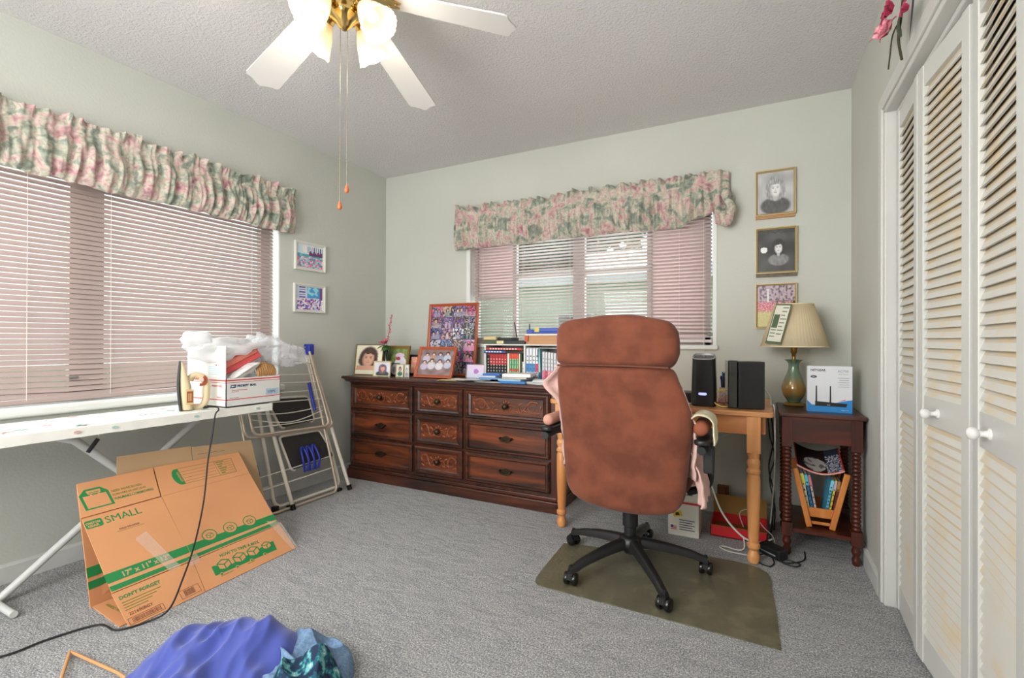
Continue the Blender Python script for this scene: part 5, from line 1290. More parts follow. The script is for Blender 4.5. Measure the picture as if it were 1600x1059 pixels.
for i in range(4):
    book(-1.547+i*.0175, .0165, .190, .13, [(132, 190, 140), (214, 72, 52), (60, 120, 90)], 'green comic volume with orange bands, %s from the left in the rack' % ords[i], 'green and orange series in the book rack', bands=[(.80, 1.0, 1), (.36, .44, 1)], marks=5)
book(-1.476, .011, .190, .13, [(226, 214, 180), (90, 140, 90)], 'thin cream book beside the green comic volumes', bands=[(0, .2, 1)])
book(-1.463, .010, .188, .13, [(70, 84, 60), (232, 176, 40)], 'thin dark green book with a yellow foot in the rack', bands=[(0, .22, 1)])
book(-1.451, .016, .135, .11, [(206, 204, 200), (120, 110, 130)], 'short grey book against the middle panel of the rack', marks=3)
for i in range(4):
    book(-1.420+i*.0235, .0225, .225, .13, [(222, 226, 230), (60, 130, 190) if i < 3 else (206, 60, 90), (80, 84, 96)], 'white topped manga volume with %s spine foot, %s from the middle panel' % ('a blue' if i < 3 else 'a red', ords[i]), 'white topped manga volumes in the right bay', bands=[(.30, .55, 1)], marks=6)
book(-1.325, .017, .222, .13, [(150, 206, 214), (36, 96, 130)], 'tall pale turquoise book in the right bay', lean=-.05, bands=[(0, .3, 1)])
for i in range(6):
    c2 = [(226, 120, 150), (190, 60, 70), (226, 150, 160)][i % 3]
    book(-1.301+i*.0205, .0195, .205-.002*i, .13, [(206, 206, 208), c2, (150, 150, 160)], 'grey and pink magazine spine, %s right of the turquoise book' % ords[i], 'grey and pink spines in the right bay', bands=[(.05, .38, 1)], marks=6)
def flatbook(x0, x1, y0, y1, z0, h, col, label, rz=0.0, name='book', cat='book', edge=None, spine_front=True, marks=0, mc=(230, 225, 215)):
    cx, cy = (x0+x1)/2, (y0+y1)/2; w, d = x1-x0, y1-y0; M0 = T(cx, cy, z0) @ RZ(rz); t = min(.002, h*.2)
    root = thing(name, (cx, cy, z0), label, cat)
    m = MB().at(M0); m.box(-w/2, w/2, -d/2, d/2, 0, t); m.box(-w/2, w/2, -d/2, d/2, h-t, h)
    if spine_front: m.box(-w/2, w/2, -d/2, -d/2+t, 0, h)
    else: m.box(-w/2, -w/2+t, -d/2, d/2, 0, h)
    for k in range(marks): m.box(-w*.4+w*.8*k/marks, -w*.4+w*.8*(k+.6)/marks, -d/2-.0006, -d/2, h*.3, h*.7, 1)
    m.build('cover', [mat('book_%02x%02x%02x' % col, col, .45), mat('book_%02x%02x%02x' % mc, mc, .5)], root)
    m = MB().at(M0); m.box(-w/2+.002, w/2-.002, -d/2+.003, d/2-.002, t, h-t); m.build('pages', mat('book_%02x%02x%02x' % edge, edge, .7) if edge else PAPER, root)
    return root
flatbook(-1.742, -1.575, 2.955, 3.09, .9835, .019, (30, 92, 160), 'blue book lying flat on the upright books under the rack top', marks=6)
flatbook(-1.727, -1.45, 2.965, 3.09, 1.0030, .020, (176, 44, 40), 'red book lying flat on the blue book under the rack top', marks=10)
flatbook(-1.57, -1.452, 2.972, 3.09, .9835, .018, (28, 30, 36), 'black booklet lying right of the blue book in the rack')
flatbook(-1.412, -1.18, 2.975, 3.12, 1.0185, .005, (226, 224, 218), 'white papers lying flat on the manga volumes')
flatbook(-1.772, -1.665, 2.985, 3.10, SZ+.0005, .030, (66, 82, 44), 'dark green book lying on the left end of the rack', rz=.05)
flatbook(-1.765, -1.672, 2.99, 3.09, SZ+.031, .022, (206, 180, 128), 'tan book lying on the dark green book', rz=.12, spine_front=True)
flatbook(-1.672, -1.560, 3.03, 3.15, SZ+.0005, .045, (38, 38, 36), 'black hard case lying behind the tan book on the rack', edge=(60, 58, 52))
flatbook(-1.655, -1.600, 2.985, 3.025, SZ+.0005, .026, (206, 196, 150), 'small yellowish box between the green book and the black case on the rack', name='small_box', cat='box')
flatbook(-1.598, -1.440, 2.99, 3.02, SZ+.0005, .026, (40, 48, 46), 'long dark glasses case lying on the middle of the rack', name='glasses_case', cat='case', edge=(40, 48, 46))
m = MB(); m.tube([(-1.530, 3.055, SZ+.047), (-1.552, 3.06, SZ+.155)], .0050, 8); tag(m.build('pen', mat('dark_pen', (46, 46, 48), .4), smooth=50), 'dark pen standing upright behind the long glasses case', 'pen')
cbx = thing('carton', (-1.30, 3.07, SZ+.0005), 'flat brown carton on the right end of the rack near the chair', 'box')
m = MB(); m.box(-1.418, -1.175, 2.985, 3.15, SZ+.0005, SZ+.060); m.build('body', mat('brown_carton', (190, 142, 102), .7), cbx)
m = MB(); m.box(-1.428, -1.170, 2.975, 3.155, SZ+.060, SZ+.072); m.build('lid', mat('white_carton_lid', (226, 222, 212), .6), cbx, bevel=.002)
m = MB(); m.box(-1.430, -1.405, 2.972, 2.985, SZ+.02, SZ+.060); m.build('corner_patch', mat('orange_patch', (190, 90, 60), .6), cbx)
TDB = mat('blue_tape_dispenser', (62, 86, 170), .35)
td = thing('tape_dispenser', (-1.35, 3.03, SZ+.0725), 'blue tape dispenser lying on the brown carton', 'tape dispenser')
m = MB(); m.box(-1.450+.02, -1.385, 3.0, 3.04, SZ+.0725, SZ+.102); m.box(-1.385, -1.18, 3.005, 3.035, SZ+.0725, SZ+.085); m.box(-1.335, -1.20, 3.005, 3.035, SZ+.085, SZ+.112); m.build('body', TDB, td, bevel=.004)
m = MB().at(T(-1.355, 3.02, SZ+.098) @ RX(PI/2)); m.lathe([(.018, -.010), (.018, .010)], 18); m.build('tape_roll', mat('yellow_tape', (206, 190, 90), .4), td, smooth=40)
m = MB(); m.tube([(-1.415, 3.02, SZ+.102), (-1.415, 3.02, SZ+.140)], .004, 8); m.build('blade_post', BLK, td)
# papers, cases
def sheetp(x, y, z, w, d, rz, col, label, name='paper_sheet', cat='paper', th=.0022, curl=0.0):
    m = MB().at(T(x, y, z) @ RZ(rz)); m.grid(lambda u, v: ((u-.5)*w, (v-.5)*d, th+curl*(u-.5)**2*4+.0025*curl*100*noise.noise(Vector((u*3, v*3, x)))), 8, 6); m.grid(lambda u, v: ((u-.5)*w, (.5-v)*d, 0+curl*(u-.5)**2*4), 8, 6)
    return tag(m.build(name, mat('paper_%02x%02x%02x' % col, col, .7)), label, cat)
sheetp(-1.93, 2.80, DZ+.0005, .15, .10, .2, (226, 206, 140), 'yellowish envelope at the left of the loose papers on the dresser', 'envelope', 'envelope')
sheetp(-1.84, 2.84, DZ+.004, .20, .12, -.15, (236, 234, 226), 'white sheet lying across the yellowish envelope', curl=.003)
sheetp(-1.72, 2.85, DZ+.008, .18, .13, .35, (226, 230, 234), 'bluish white sheet nearest the blue cases', curl=.004)
sheetp(-1.60, 2.80, DZ+.0005, .20, .09, .05, (214, 216, 214), 'pale grey sheet lying between the two stacks of cases on the dresser edge')
def case(x, y, z, w, d, h, rz, c, label): 
    root = thing('disc_case', (x, y, z), label, 'case'); M0 = T(x, y, z) @ RZ(rz)
    m = MB().at(M0); m.box(-w/2, w/2, -d/2, d/2, 0, h); m.build('case', mat('case_%02x%02x%02x' % c, c, .25), root, bevel=.002)
    m = MB().at(M0); m.box(-w/2+.006, w/2-.006, -d/2+.006, d/2-.006, h, h+.0008); m.build('cover_insert', mat('case_insert_%02x%02x%02x' % c, tuple(min(255, int(k*.6+90)) for k in c), .5), root)
case(-1.655, 2.92, DZ+.0135, .15, .12, .012, .15, (88, 130, 180), 'blue disc case at the bottom of the left stack on the dresser')
case(-1.665, 2.93, DZ+.0265, .15, .12, .012, -.1, (196, 206, 214), 'clear pale disc case second in the left stack')
case(-1.635, 2.925, DZ+.0395, .13, .12, .013, .05, (52, 110, 190), 'bright blue disc case on top of the left stack')

case(-1.430, 2.845, DZ+.0005, .18, .14, .014, .08, (44, 120, 190), 'bright blue disc case at the bottom of the right stack')
case(-1.445, 2.85, DZ+.0155, .17, .14, .013, -.06, (150, 186, 206), 'pale blue disc case second in the right stack')
case(-1.425, 2.855, DZ+.0295, .17, .13, .012, .12, (178, 170, 156), 'beige disc case third in the right stack')
case(-1.415, 2.86, DZ+.0425, .19, .14, .020, .18, (232, 232, 226), 'thick white case on top of the right stack')
case(-1.250, 2.85, DZ+.0005, .17, .13, .014, -.3, (190, 192, 188), 'grey case lying flat right of the right stack')
case(-1.225, 2.86, DZ+.0155, .16, .12, .012, .35, (212, 214, 212), 'pale grey case crossed on the grey case beside the chair')

# ------------------------------------------------------------------ things on the desk
DT = .7355
DBK = mat('matte_black_plastic', (30, 30, 32), .38); GTOP = mat('grey_grille', (112, 112, 112), .4, metal=.3)
tw_ = thing('modem_tower', (-.262, 2.715, DT), 'tall black rounded modem tower with grey top and small glowing badge', 'modem')
def towerfn(u, v):
    e = 3.4; th = u*2*PI; c_, s_ = math.cos(th), math.sin(th); X = math.copysign(abs(c_)**(2/e), c_); Y = math.copysign(abs(s_)**(2/e), s_)
    w = .061-.006*max(0, v-.35)**1.2*1.2; 
    if v < .04: w *= .93+.07*v/.04
    z = .235*v; z += (.020+.014*Y)*max(0, v-.9)/.1 if v > .9 else 0
    return (-.262+X*w, 2.715+Y*.052*(1-.12*v), DT+z)
m = MB(); m.grid(lambda u, v: towerfn(u, v), 36, 30, closeu=True); m.face([m._v(towerfn(k/36, 0)) for k in range(36)][::-1]); m.build('body', DBK, tw_, smooth=40)
m = MB(); tp = [Vector(towerfn(k/36, 1)) for k in range(36)]; cc = sum(tp, Vector())/36
def ringt(s, dz): return [m._v(cc+(p-cc)*s+Vector((0, 0, dz))) for p in tp]
r1 = ringt(1.0, 0); r2 = ringt(.99, .004); r3 = ringt(.90, .004); r4 = ringt(.88, -.006)
for a, b in ((r1, r2), (r2, r3), (r3, r4)):
    for k in range(36): j = (k+1) % 36; m.face((a[k], a[j], b[j], b[k]))
m.face(r4, 1); m.box(cc.x-.002, cc.x+.002, cc.y-.045, cc.y+.045, cc.z-.006, cc.z+.004)
m.build('top_grille', [mat('silver_rim', (170, 170, 170), .3, metal=.5), GTOP], tw_, smooth=30)
m = MB().at(frame((-.282, 2.6615, DT+.065), (1, 0, 0), (0, 0, 1))); m.prism([(x+.018, y) for x, y in rrect(.040, .013, .006, 4)], 0, .0012)
m.build('glowing_badge', mat('lit_badge', (200, 205, 245), .4, emit=(170, 180, 255), estr=1.1), tw_)
dv = thing('network_drive', (-.06, 2.72, DT), 'black upright box shaped drive near the right end of the desk', 'computer device')
BMx = T(-.095, 2.640, DT) @ RZ(.22)
m = MB().at(BMx); m.box(0, .118, .0, .085, .003, .236); m.build('body', DBK, dv, bevel=.003)
m = MB().at(BMx); m.box(-.047, -.002, .010, .10, .003, .240); m.build('side_module', mat('piano_black', (12, 12, 13), .15, coat=.5), dv, bevel=.004)
m = MB().at(BMx); m.box(.006, .112, -.0012, 0, .012, .226); m.box(.102, .106, -.002, 0, .02, .22); m.build('front_grille', mat('black_mesh', (22, 22, 23), .6, bump=.4, bscale=500), dv)
m = MB().at(BMx @ T(-.035, .012, .2402)); m.prism([(0, 0), (.028, 0), (.028, .006), (0, .006)], 0, .0008); m.build('logo_plate', mat('silver_rim', (170, 170, 170), .3), dv)
def cable(name, pts, r, col, label, n=8):
    m = MB(); m.tube(smooth_path(pts, n), r, 8); return tag(m.build(name, mat('cable_%02x%02x%02x' % col, col, .45), smooth=60), label, 'cable')
YEL = (232, 200, 90)
def loop(cx, cy, cz, rx, rz_, tl, turns=1.0, n=24, dz=0): return [(cx+rx*math.cos(2*PI*turns*k/n+2.2), cy+tl*math.sin(2*PI*turns*k/n+2.2)+.01*k/n, cz+rz_*math.sin(2*PI*turns*k/n+2.2)+dz*k/n) for k in range(n+1)]
cable('network_cable', loop(-.165, 2.69, DT+.045, .052, .040, .02, 1.9, 44), .0032, YEL, 'yellow network cable coiled between the modem tower and the black drive', 3)
cable('network_cable', [(-.20, 2.80, DT+.005), (-.17, 2.76, DT+.07), (-.13, 2.75, DT+.085), (-.12, 2.80, DT+.04), (-.17, 2.82, DT+.02), (-.20, 2.86, DT+.06), (-.15, 2.88, DT+.09)], .003, (222, 214, 196), 'pale cable tangled behind the yellow coil')
cable('network_cable', [(.02, 2.86, DT+.09), (.045, 2.83, DT+.05), (.05, 2.80, DT+.012), (.062, 2.78, DT+.004), (.066, 2.78, .60), (.068, 2.90, .40), (.060, 3.0, .2), (.05, 3.05, .06)], .0032, (214, 212, 204), 'pale cable dropping off the right end of the desk')
cable('network_cable', [(-.15, 2.80, DT+.01), (-.12, 2.74, DT+.02), (-.135, 2.705, DT+.030), (-.16, 2.70, DT+.022), (-.2, 2.72, DT+.018)], .0028, (150, 60, 50), 'dark red cable lying inside the yellow coil')
m = MB(); blob(m, (-.155, 2.80, DT+.032), (.042, .035, .030), 8.0, .35, 22); tag(m.build('cable_wrap', mat('pinkish_bag', (206, 160, 160), .5), smooth=60), 'small pinkish wrap behind the yellow cable coil', 'wrap')
pc = thing('pen_cup', (-.165, 2.88, DT), 'cup full of dark blue pens behind the modem tower', 'pen cup')
m = MB().at(T(-.165, 2.88, DT)); m.lathe([(.030, 0), (.034, .085), (.031, .085), (.028, .004)], 20); m.build('cup', mat('cup_beige', (206, 180, 150), .5), pc, smooth=40)
rp = random.Random(9)
for k in range(11):
    a = rp.uniform(0, 2*PI); q_ = rp.uniform(.008, .024); x, y = -.165+q_*math.cos(a), 2.88+q_*math.sin(a)*.7; ex = rp.uniform(-.01, .03)
    m = MB(); m.tube([(x, y, DT+.02), (x+ex*1.1, y, DT+.13+rp.uniform(0, .045))], .0042, 7); m.tube([(x+ex*1.1, y, DT+.13), (x+ex*1.15, y, DT+.14)], .005, 7)
    m.build('pen', mat('navy_pen', (26, 34, 66), .4) if k % 4 else mat('teal_pen', (24, 130, 180), .4), pc)
m = MB(); m.box(-.42, -.335, 2.78, 2.92, DT, DT+.055); tag(m.build('switch_box', DBK, bevel=.004), 'low black electronic box on the desk left of the modem tower', 'electronic box')
m = MB(); m.box(-.47, -.33, 2.60, 2.74, DT, DT+.006); tag(m.build('paper_sheet', mat('paper_e8e8e2', (232, 232, 226), .7)), 'white papers on the desk between chair and modem tower', 'paper')
m = MB().at(T(-1.045, 2.635, DT)); m.lathe([(.022, 0), (.030, .002), (.038, .006), (.036, .007), (.022, .003)], 20, squash=.8); tag(m.build('saucer', WSH, smooth=40), 'small white dish on the left front corner of the desk', 'dish')

# ------------------------------------------------------------------ lamp, router box on the side table
LX, LY = .165, 3.10
lp = thing('table_lamp', (LX, LY, EZ), 'green and gold ceramic table lamp with a cream shade on the side table', 'lamp')
def lampcer():
    m = bpy.data.materials.new('green_gold_ceramic'); m.use_nodes = True; nt = m.node_tree; b = nt.nodes['Principled BSDF']
    t = nt.nodes.new('ShaderNodeTexCoord'); sx = nt.nodes.new('ShaderNodeSeparateXYZ'); nt.links.new(t.outputs['Object'], sx.inputs[0])
    n = nt.nodes.new('ShaderNodeTexNoise'); n.inputs['Scale'].default_value = 40; nt.links.new(t.outputs['Object'], n.inputs['Vector'])
    ad = nt.nodes.new('ShaderNodeMath'); ad.operation = 'MULTIPLY_ADD'; ad.inputs[1].default_value = .05; nt.links.new(n.outputs['Fac'], ad.inputs[0]); nt.links.new(sx.outputs['Z'], ad.inputs[2])
    r = nt.nodes.new('ShaderNodeValToRGB'); nt.links.new(ad.outputs[0], r.inputs[0]); e = r.color_ramp.elements
    e[0].position = .06; e[0].color = (*lin((92, 116, 92)), 1); e[1].position = .20; e[1].color = (*lin((104, 128, 106)), 1)
    k = e.new(.10); k.color = (*lin((160, 124, 62)), 1); k = e.new(.145); k.color = (*lin((150, 122, 70)), 1)
    nt.links.new(r.outputs[0], b.inputs['Base Color']); b.inputs['Roughness'].default_value = .22; b.inputs['Coat Weight'].default_value = .5; b.inputs['Metallic'].default_value = .25; return m
m = MB().at(T(LX, LY, EZ)); m.lathe([(.050, 0), (.052, .006), (.046, .010), (.044, .016), (.036, .022)], 28); m.build('brass_foot', mat('aged_brass', (140, 110, 58), .3, metal=.9), lp, smooth=40)
m = MB().at(T(LX, LY, EZ))
pr_ = [(.032, .022), (.036, .034), (.050, .055), (.060, .085), (.059, .110), (.046, .150), (.032, .185), (.026, .215), (.028, .240), (.034, .255)]
pp = smooth_path([(a, 0, b) for a, b in pr_], 4)
m.grid(lambda u, v: (lambda P: ((P.x+(.008*max(0, v-.86)/.14)*(1+.7*math.sin(u*2*PI*8)))*math.cos(u*2*PI), (P.x+(.008*max(0, v-.86)/.14)*(1+.7*math.sin(u*2*PI*8)))*math.sin(u*2*PI), P.z))(pp[int(round(v*(len(pp)-1)))]), 48, len(pp)-1, closeu=True)
m.build('ceramic_body', lampcer(), lp, smooth=60)
m = MB().at(T(LX, LY, EZ)); m.lathe([(.016, .245), (.010, .262), (.010, .285), (.017, .295), (.018, .335), (.012, .345)], 20); m.tube([(0, 0, .345), (0, 0, .565)], .003, 8); m.lathe([(.006, .562), (.009, .570), (.004, .582)], 12); m.build('socket_and_harp', mat('aged_brass', (140, 110, 58), .3), lp, smooth=40)
SHD = translucent('cream_pleated_shade', (248, 236, 208), .8, .55)
def shd(u, v, off=0): 
    r = .166+(.094-.166)*v+.0008*math.sin(u*2*PI*60)+off; return (LX+r*math.cos(u*2*PI), LY+r*math.sin(u*2*PI), EZ+.328+.232*v)
m = MB(); m.grid(lambda u, v: shd(u, v), 240, 2, closeu=True); sd = m.build('lamp_shade', SHD, lp, smooth=80, solid=.0015)
for v_ in (0, 1):
    m = MB(); m.tube([shd(k/60, v_, .001) for k in range(60)], .003, 6, closed=True); m.build('shade_trim', mat('cream_trim', (226, 210, 176), .7), sd, smooth=60)
cd = thing('instruction_card', (.06, 2.97, 1.06), 'green bordered printed card hanging on the left of the lamp shade', 'card')
a0 = -2.28
def shp(a, z, off=.004):
    v = (z-(EZ+.328))/.232; r = .166+(.094-.166)*v+off; return Vector((LX+r*math.cos(a), LY+r*math.sin(a), z))
Pbl, Pbr, Ptl = shp(a0-.28, 1.062), shp(a0+.28, 1.055), shp(a0-.18, 1.285)
CM_ = frame(Pbl+Vector((-.004, -.012, 0)), Pbr-Pbl, Ptl-Pbl)
m = MB().at(CM_); W2, H2 = .098, .225; m.prism([(0, 0), (W2, 0), (W2, H2), (0, H2)], 0, .0012, 0); m.prism([(.006, .014), (W2-.006, .014), (W2-.006, H2-.008), (.006, H2-.008)], .0012, .0016, 1)
m.prism([(.010, .09), (.046, .09), (.046, .165), (.010, .165)], .0016, .0020, 0)
for k in range(8):
    m.prism([(.052, .20-.021*k), (.088-.006*(k % 3), .20-.021*k), (.088-.006*(k % 3), .207-.021*k), (.052, .207-.021*k)], .0016, .0019, 2)
    if k < 3: m.prism([(.012, .075-.018*k), (.044, .075-.018*k), (.044, .081-.018*k), (.012, .081-.018*k)], .0016, .0019, 2)
m.build('card', [mat('card_green', (84, 104, 74), .6), mat('card_white', (222, 222, 206), .6), mat('card_text_grey', (130, 136, 120), .6)], cd)
nb = thing('router_box', (.312, 2.93, EZ), 'white and blue retail router box standing on the side table', 'box')
NX0, NX1, NY, NH = .214, .405, 2.895, .232
m = MB(); m.box(NX0, NX1, NY, NY+.062, EZ, EZ+NH, 0); m.at(frame((NX0, NY, EZ), (1, 0, 0), (0, 0, 1))); w_ = NX1-NX0
m.prism([(0, 0), (w_, 0), (w_, .066)]+[(w_*(1-k/10), .052+.014*math.cos(k/10*PI*1.0)*1.0-.010*math.sin(k/10*PI)) for k in range(1, 10)]+[(0, .058)], 0, .0006, 1)
m.prism([(w_*.70, .056), (w_*.86, .068), (w_*.84, .062)], .0006, .0010, 4)
m.prism([(.034, .030), (.166, .030), (.170, .046), (.100, .050), (.034, .054)], .0006, .0016, 2)
for x in (.036, .096): m.prism([(x, .045), (x+.007, .045), (x+.006, .132), (x+.001, .132)], .0006, .0014, 2)
m.text('NETGEAR', .0155, T(.014, .206, .0006), 3, offset=.0004, sx=.95); m.text('AC750', .0165, T(.130, .202, .0006), 5, offset=.0002, sx=.95); m.text('WiFi Router', .008, T(.134, .190, .0006), 5)
for k in range(5): m.prism([(.176-.045+.006*(k % 2), .172-.011*k), (.178, .172-.011*k), (.178, .1745-.011*k), (.131+.006*(k % 2), .1745-.011*k)], 0, .0005, 5)
m.prism([(.028+.014*math.cos(t), .178+.007*math.sin(t)) for t in [k*PI/8 for k in range(16)]], 0, .0006, 3); m.text('750', .007, T(.021, .175, .0007), 0); m.text('WiFi', .007, T(.085, .034, .0018), 0); m.text('netgear.com', .006, T(.145, .012, .0008), 0)
m.build('carton', [mat('white_retail_box', (216, 218, 222), .4), mat('router_box_blue', (40, 130, 196), .4), mat('router_black', (22, 22, 24), .4), mat('dark_grey_ink', (74, 74, 84), .5), mat('magenta_ink', (190, 60, 130), .5), mat('light_grey_ink', (150, 152, 158), .5)], nb)

# ------------------------------------------------------------------ magazine rack, books and magazine under the side table
MW = wood('orange_rack_wood', (196, 116, 50), (222, 146, 72), .4, .2, 'Z', .8)
RZ0 = .137
mr = thing('magazine_rack', (.27, 2.98, RZ0), 'small V shaped orange wood magazine rack on the lower shelf of the side table', 'magazine rack')
def slat3(m, a, b, w, t):
    a, b = Vector(a), Vector(b); d = (b-a).normalized(); s = d.cross(Vector((0, 1, 0))).normalized()*w/2; y = Vector((0, t/2, 0))
    m.hexa([a-s-y, a+s-y, a+s+y, a-s+y, b-s-y, b+s-y, b+s+y, b-s+y])
for y in (2.868, 3.10):
    for a, b in (((.222, y, RZ0), (.158, y, .425)), ((.318, y, RZ0), (.382, y, .420))):
        m = MB(); slat3(m, a, b, .026, .020); m.build('side_slat', MW, mr, bevel=.004)
m = MB(); m.box(.205, .342, 2.874, 2.884, .188, .232); m.build('front_rail', MW, mr, bevel=.002)
m = MB(); m.box(.215, .328, 2.874, 2.884, .150, .164); m.build('front_rail', MW, mr, bevel=.002)
m = MB(); m.box(.205, .342, 3.086, 3.096, .188, .232); m.build('back_rail', MW, mr, bevel=.002)
m = MB(); m.box(.217, .325, 2.884, 3.086, .183, .190); m.build('bottom_board', MW, mr)
def rackbook(x, w, h, col, lab, lean, c2, mk=5):
    book(x, w, h, .17, [col, c2, tuple(int(k*.45) for k in col)], lab, lean=lean, y=2.890, z=.1915, bands=[(.72, .98, 1)], marks=mk)
rackbook(.214, .018, .205, (214, 206, 180), 'cream book with a yellow spine head in the magazine rack', -.17, (226, 214, 90))
rackbook(.234, .014, .205, (40, 110, 150), 'blue paperback beside the cream book in the magazine rack', -.17, (90, 190, 214), 7)
rackbook(.250, .012, .200, (190, 176, 176), 'grey and pink book in the magazine rack', -.17, (206, 120, 130))
rackbook(.285, .014, .190, (90, 176, 206), 'light blue book leaning right in the magazine rack', .17, (130, 206, 226), 8)
rackbook(.301, .011, .190, (214, 196, 70), 'yellow book leaning right in the magazine rack', .17, (190, 176, 190))
rackbook(.314, .012, .190, (110, 48, 36), 'dark red book nearest the right side of the magazine rack', .17, (176, 130, 60))
def magfn(u, v, off=0.0): 
    x = .165+.205*u; y = 2.862+.22*v; z = .440-.030*math.sin(u*PI)+.0*v+.070*v**1.2+off-.010*u; return (x, y, z)
def maginfo(u, v):
    if u < .03 or u > .965 or v < .035: return (206, 60, 52)
    if ell(u, v, .42, .36, .24, .30): return (196, 190, 184) if noise.noise(Vector((u*8, v*8, 1))) > -.2 else (120, 110, 104)
    if u > .68 and v < .75 and noise.noise(Vector((u*40, v*30, 4))) > 0: return (206, 206, 220)
    if u > .68: return (60, 66, 84)
    return (46, 34, 34)
m = MB(); m.grid(lambda u, v: magfn(u, v, .008), 36, 36, 0, maginfo); m.grid(lambda u, v: magfn(u, 1-v, 0), 12, 12, 1)
for vv in (0, 1): m.grid(lambda u, v: magfn(u, vv, .008*v), 20, 3, 1, lambda u, v: (226, 220, 214))
tag(m.build('magazine', [PRINT, mat('magazine_pages', (214, 150, 140), .6)], smooth=50), 'open magazine with a red border draped over the books in the magazine rack', 'magazine')

# ------------------------------------------------------------------ under the desk
def label_box(name, x0, x1, y0, y1, z0, z1, label, build): 
    r = thing(name, ((x0+x1)/2, (y0+y1)/2, z0), label, 'box'); m = MB(); m.box(x0, x1, y0, y1, z0, z1); m.at(frame((x0, y0, z0), (1, 0, 0), (0, 0, 1))); build(m, x1-x0, z1-z0)
    m.build('carton', [mat('cream_carton', (214, 210, 196), .6), mat('carton_red_band', (190, 44, 44), .5), mat('carton_ink', (90, 92, 110), .6), mat('flag_blue', (40, 50, 110), .6)], r); return r
def lb1(m, w, h):
    m.prism([(0, h-.016), (w, h-.016), (w, h-.004), (0, h-.004)], 0, .0006, 1)
    for k in range(5): m.prism([(.06, .085-.013*k), (w-.02-.012*(k % 2), .085-.013*k), (w-.02-.012*(k % 2), .090-.013*k), (.06, .090-.013*k)], 0, .0006, 2)
    for k in range(3): m.prism([(.014, .030+.008*k), (.046, .030+.008*k), (.046, .034+.008*k), (.014, .034+.008*k)], 0, .0006, 1)
    m.prism([(.014, .042), (.028, .042), (.028, .054), (.014, .054)], .0006, .001, 3)
def lb2(m, w, h):
    for k in range(3): m.prism([(.05, .060-.014*k), (w-.03, .060-.014*k), (w-.03, .065-.014*k), (.05, .065-.014*k)], 0, .0006, 2)
r_ = label_box('package', -.456, -.296, 2.80, 2.98, 0, .192, 'cream carton with a small flag print, lowest of the stack under the desk', lb1)
m = MB(); m.at(frame((-.425, 2.7995, .100), (1, 0, .25), (-.25, 0, 1))); m.prism([(0, 0), (.046, 0), (.046, .030), (0, .030)], 0, .0015, 0); m.prism([(.010, .006), (.034, .006), (.030, .022), (.014, .022)], .0015, .002, 1); o = m.build('warning_label', [mat('label_yellow', (222, 180, 40), .5), BLK], r_); o['label'] = 'yellow and black label'
label_box('package', -.452, -.298, 2.805, 2.98, .193, .290, 'cream carton in the middle of the stack under the desk', lb2)
m = MB(); m.box(-.462, -.284, 2.795, 2.99, .291, .345); tag(m.build('package', mat('brown_carton', (190, 142, 102), .7)), 'brown carton topmost of the stack under the desk', 'box')
tb = thing('gift_box_tray', (-.11, 2.97, .0), 'open red box with a gold inside lying under the desk', 'box')
REDC = mat('red_card', (206, 36, 44), .4); GOLDC = mat('gold_card', (140, 100, 36), .4, metal=.3)
m = MB(); a, b, c_, d_ = -.245, .035, 2.885, 3.12
m.box(a, b, c_, d_, .001, .005); m.box(a, b, c_, c_+.004, .001, .060); m.box(a, a+.004, c_, d_, .001, .060); m.box(b-.004, b, c_, d_, .001, .060); m.box(a, b, d_-.004, d_, .001, .060)
m.box(a+.004, b-.004, c_+.0042, c_+.005, .006, .0602, 1); m.box(a+.004, b-.004, c_+.005, d_-.005, .0052, .006, 1); m.box(a, b, c_-.0004, c_+.0045, .0585, .0625, 1)
m.build('tray', [REDC, GOLDC], tb)
m = MB(); m.hexa([(a, d_, .058), (b, d_, .058), (b, d_+.004, .058), (a, d_+.004, .058), (a-.01, d_+.05, .150), (b, d_+.05, .150), (b, d_+.054, .150), (a-.01, d_+.054, .150)], 1); m.build('lid', [REDC, GOLDC], tb)
ot = thing('wall_outlet', (-.205, YB-.002, .085), 'brown electrical outlet box low on the back wall under the desk', 'outlet')
m = MB(); m.box(-.238, -.172, YB-.030, YB, .088, .178); m.build('box', mat('brown_outlet', (112, 66, 34), .5), ot, bevel=.006)
m = MB(); m.box(-.222, -.188, YB-.036, YB-.030, .10, .165); m.build('face_plate', mat('brown_outlet_plate', (126, 76, 40), .5), ot, bevel=.003)
cable('white_cable', [(-.42, 3.15, .70), (-.35, 2.95, .56), (-.30, 2.80, .44), (-.25, 2.75, .371), (-.177, 2.75, .18), (-.08, 2.75, .071), (.0, 2.78, .045), (.055, 2.84, .05)], .0048, (222, 222, 216), 'thick white cable sagging from behind the chair to the floor by the desk leg')
cable('white_cable', [(-.075, 2.752, .066), (-.072, 2.735, .02), (-.10, 2.73, .006), (-.165, 2.745, .006), (-.185, 2.73, .006), (-.15, 2.695, .006), (-.07, 2.685, .006), (-.02, 2.70, .006), (.02, 2.72, .006)], .0032, (206, 200, 190), 'thin white cable looped on the carpet in front of the red box')
cable('white_cable', [(-.08, 2.90, .07), (-.10, 2.93, .13), (-.06, 2.95, .15), (-.02, 2.93, .12), (.02, 2.92, .075), (.06, 2.88, .05), (.07, 2.82, .02)], .0024, (196, 190, 180), 'thin pale cable curling above the red box')
cable('white_cable', [(-.26, 3.28, .455), (-.10, 3.285, .53), (.0, 3.283, .58), (.05, 3.28, .60)], .0022, (214, 212, 206), 'thin white wire running slanted along the wall under the desk')
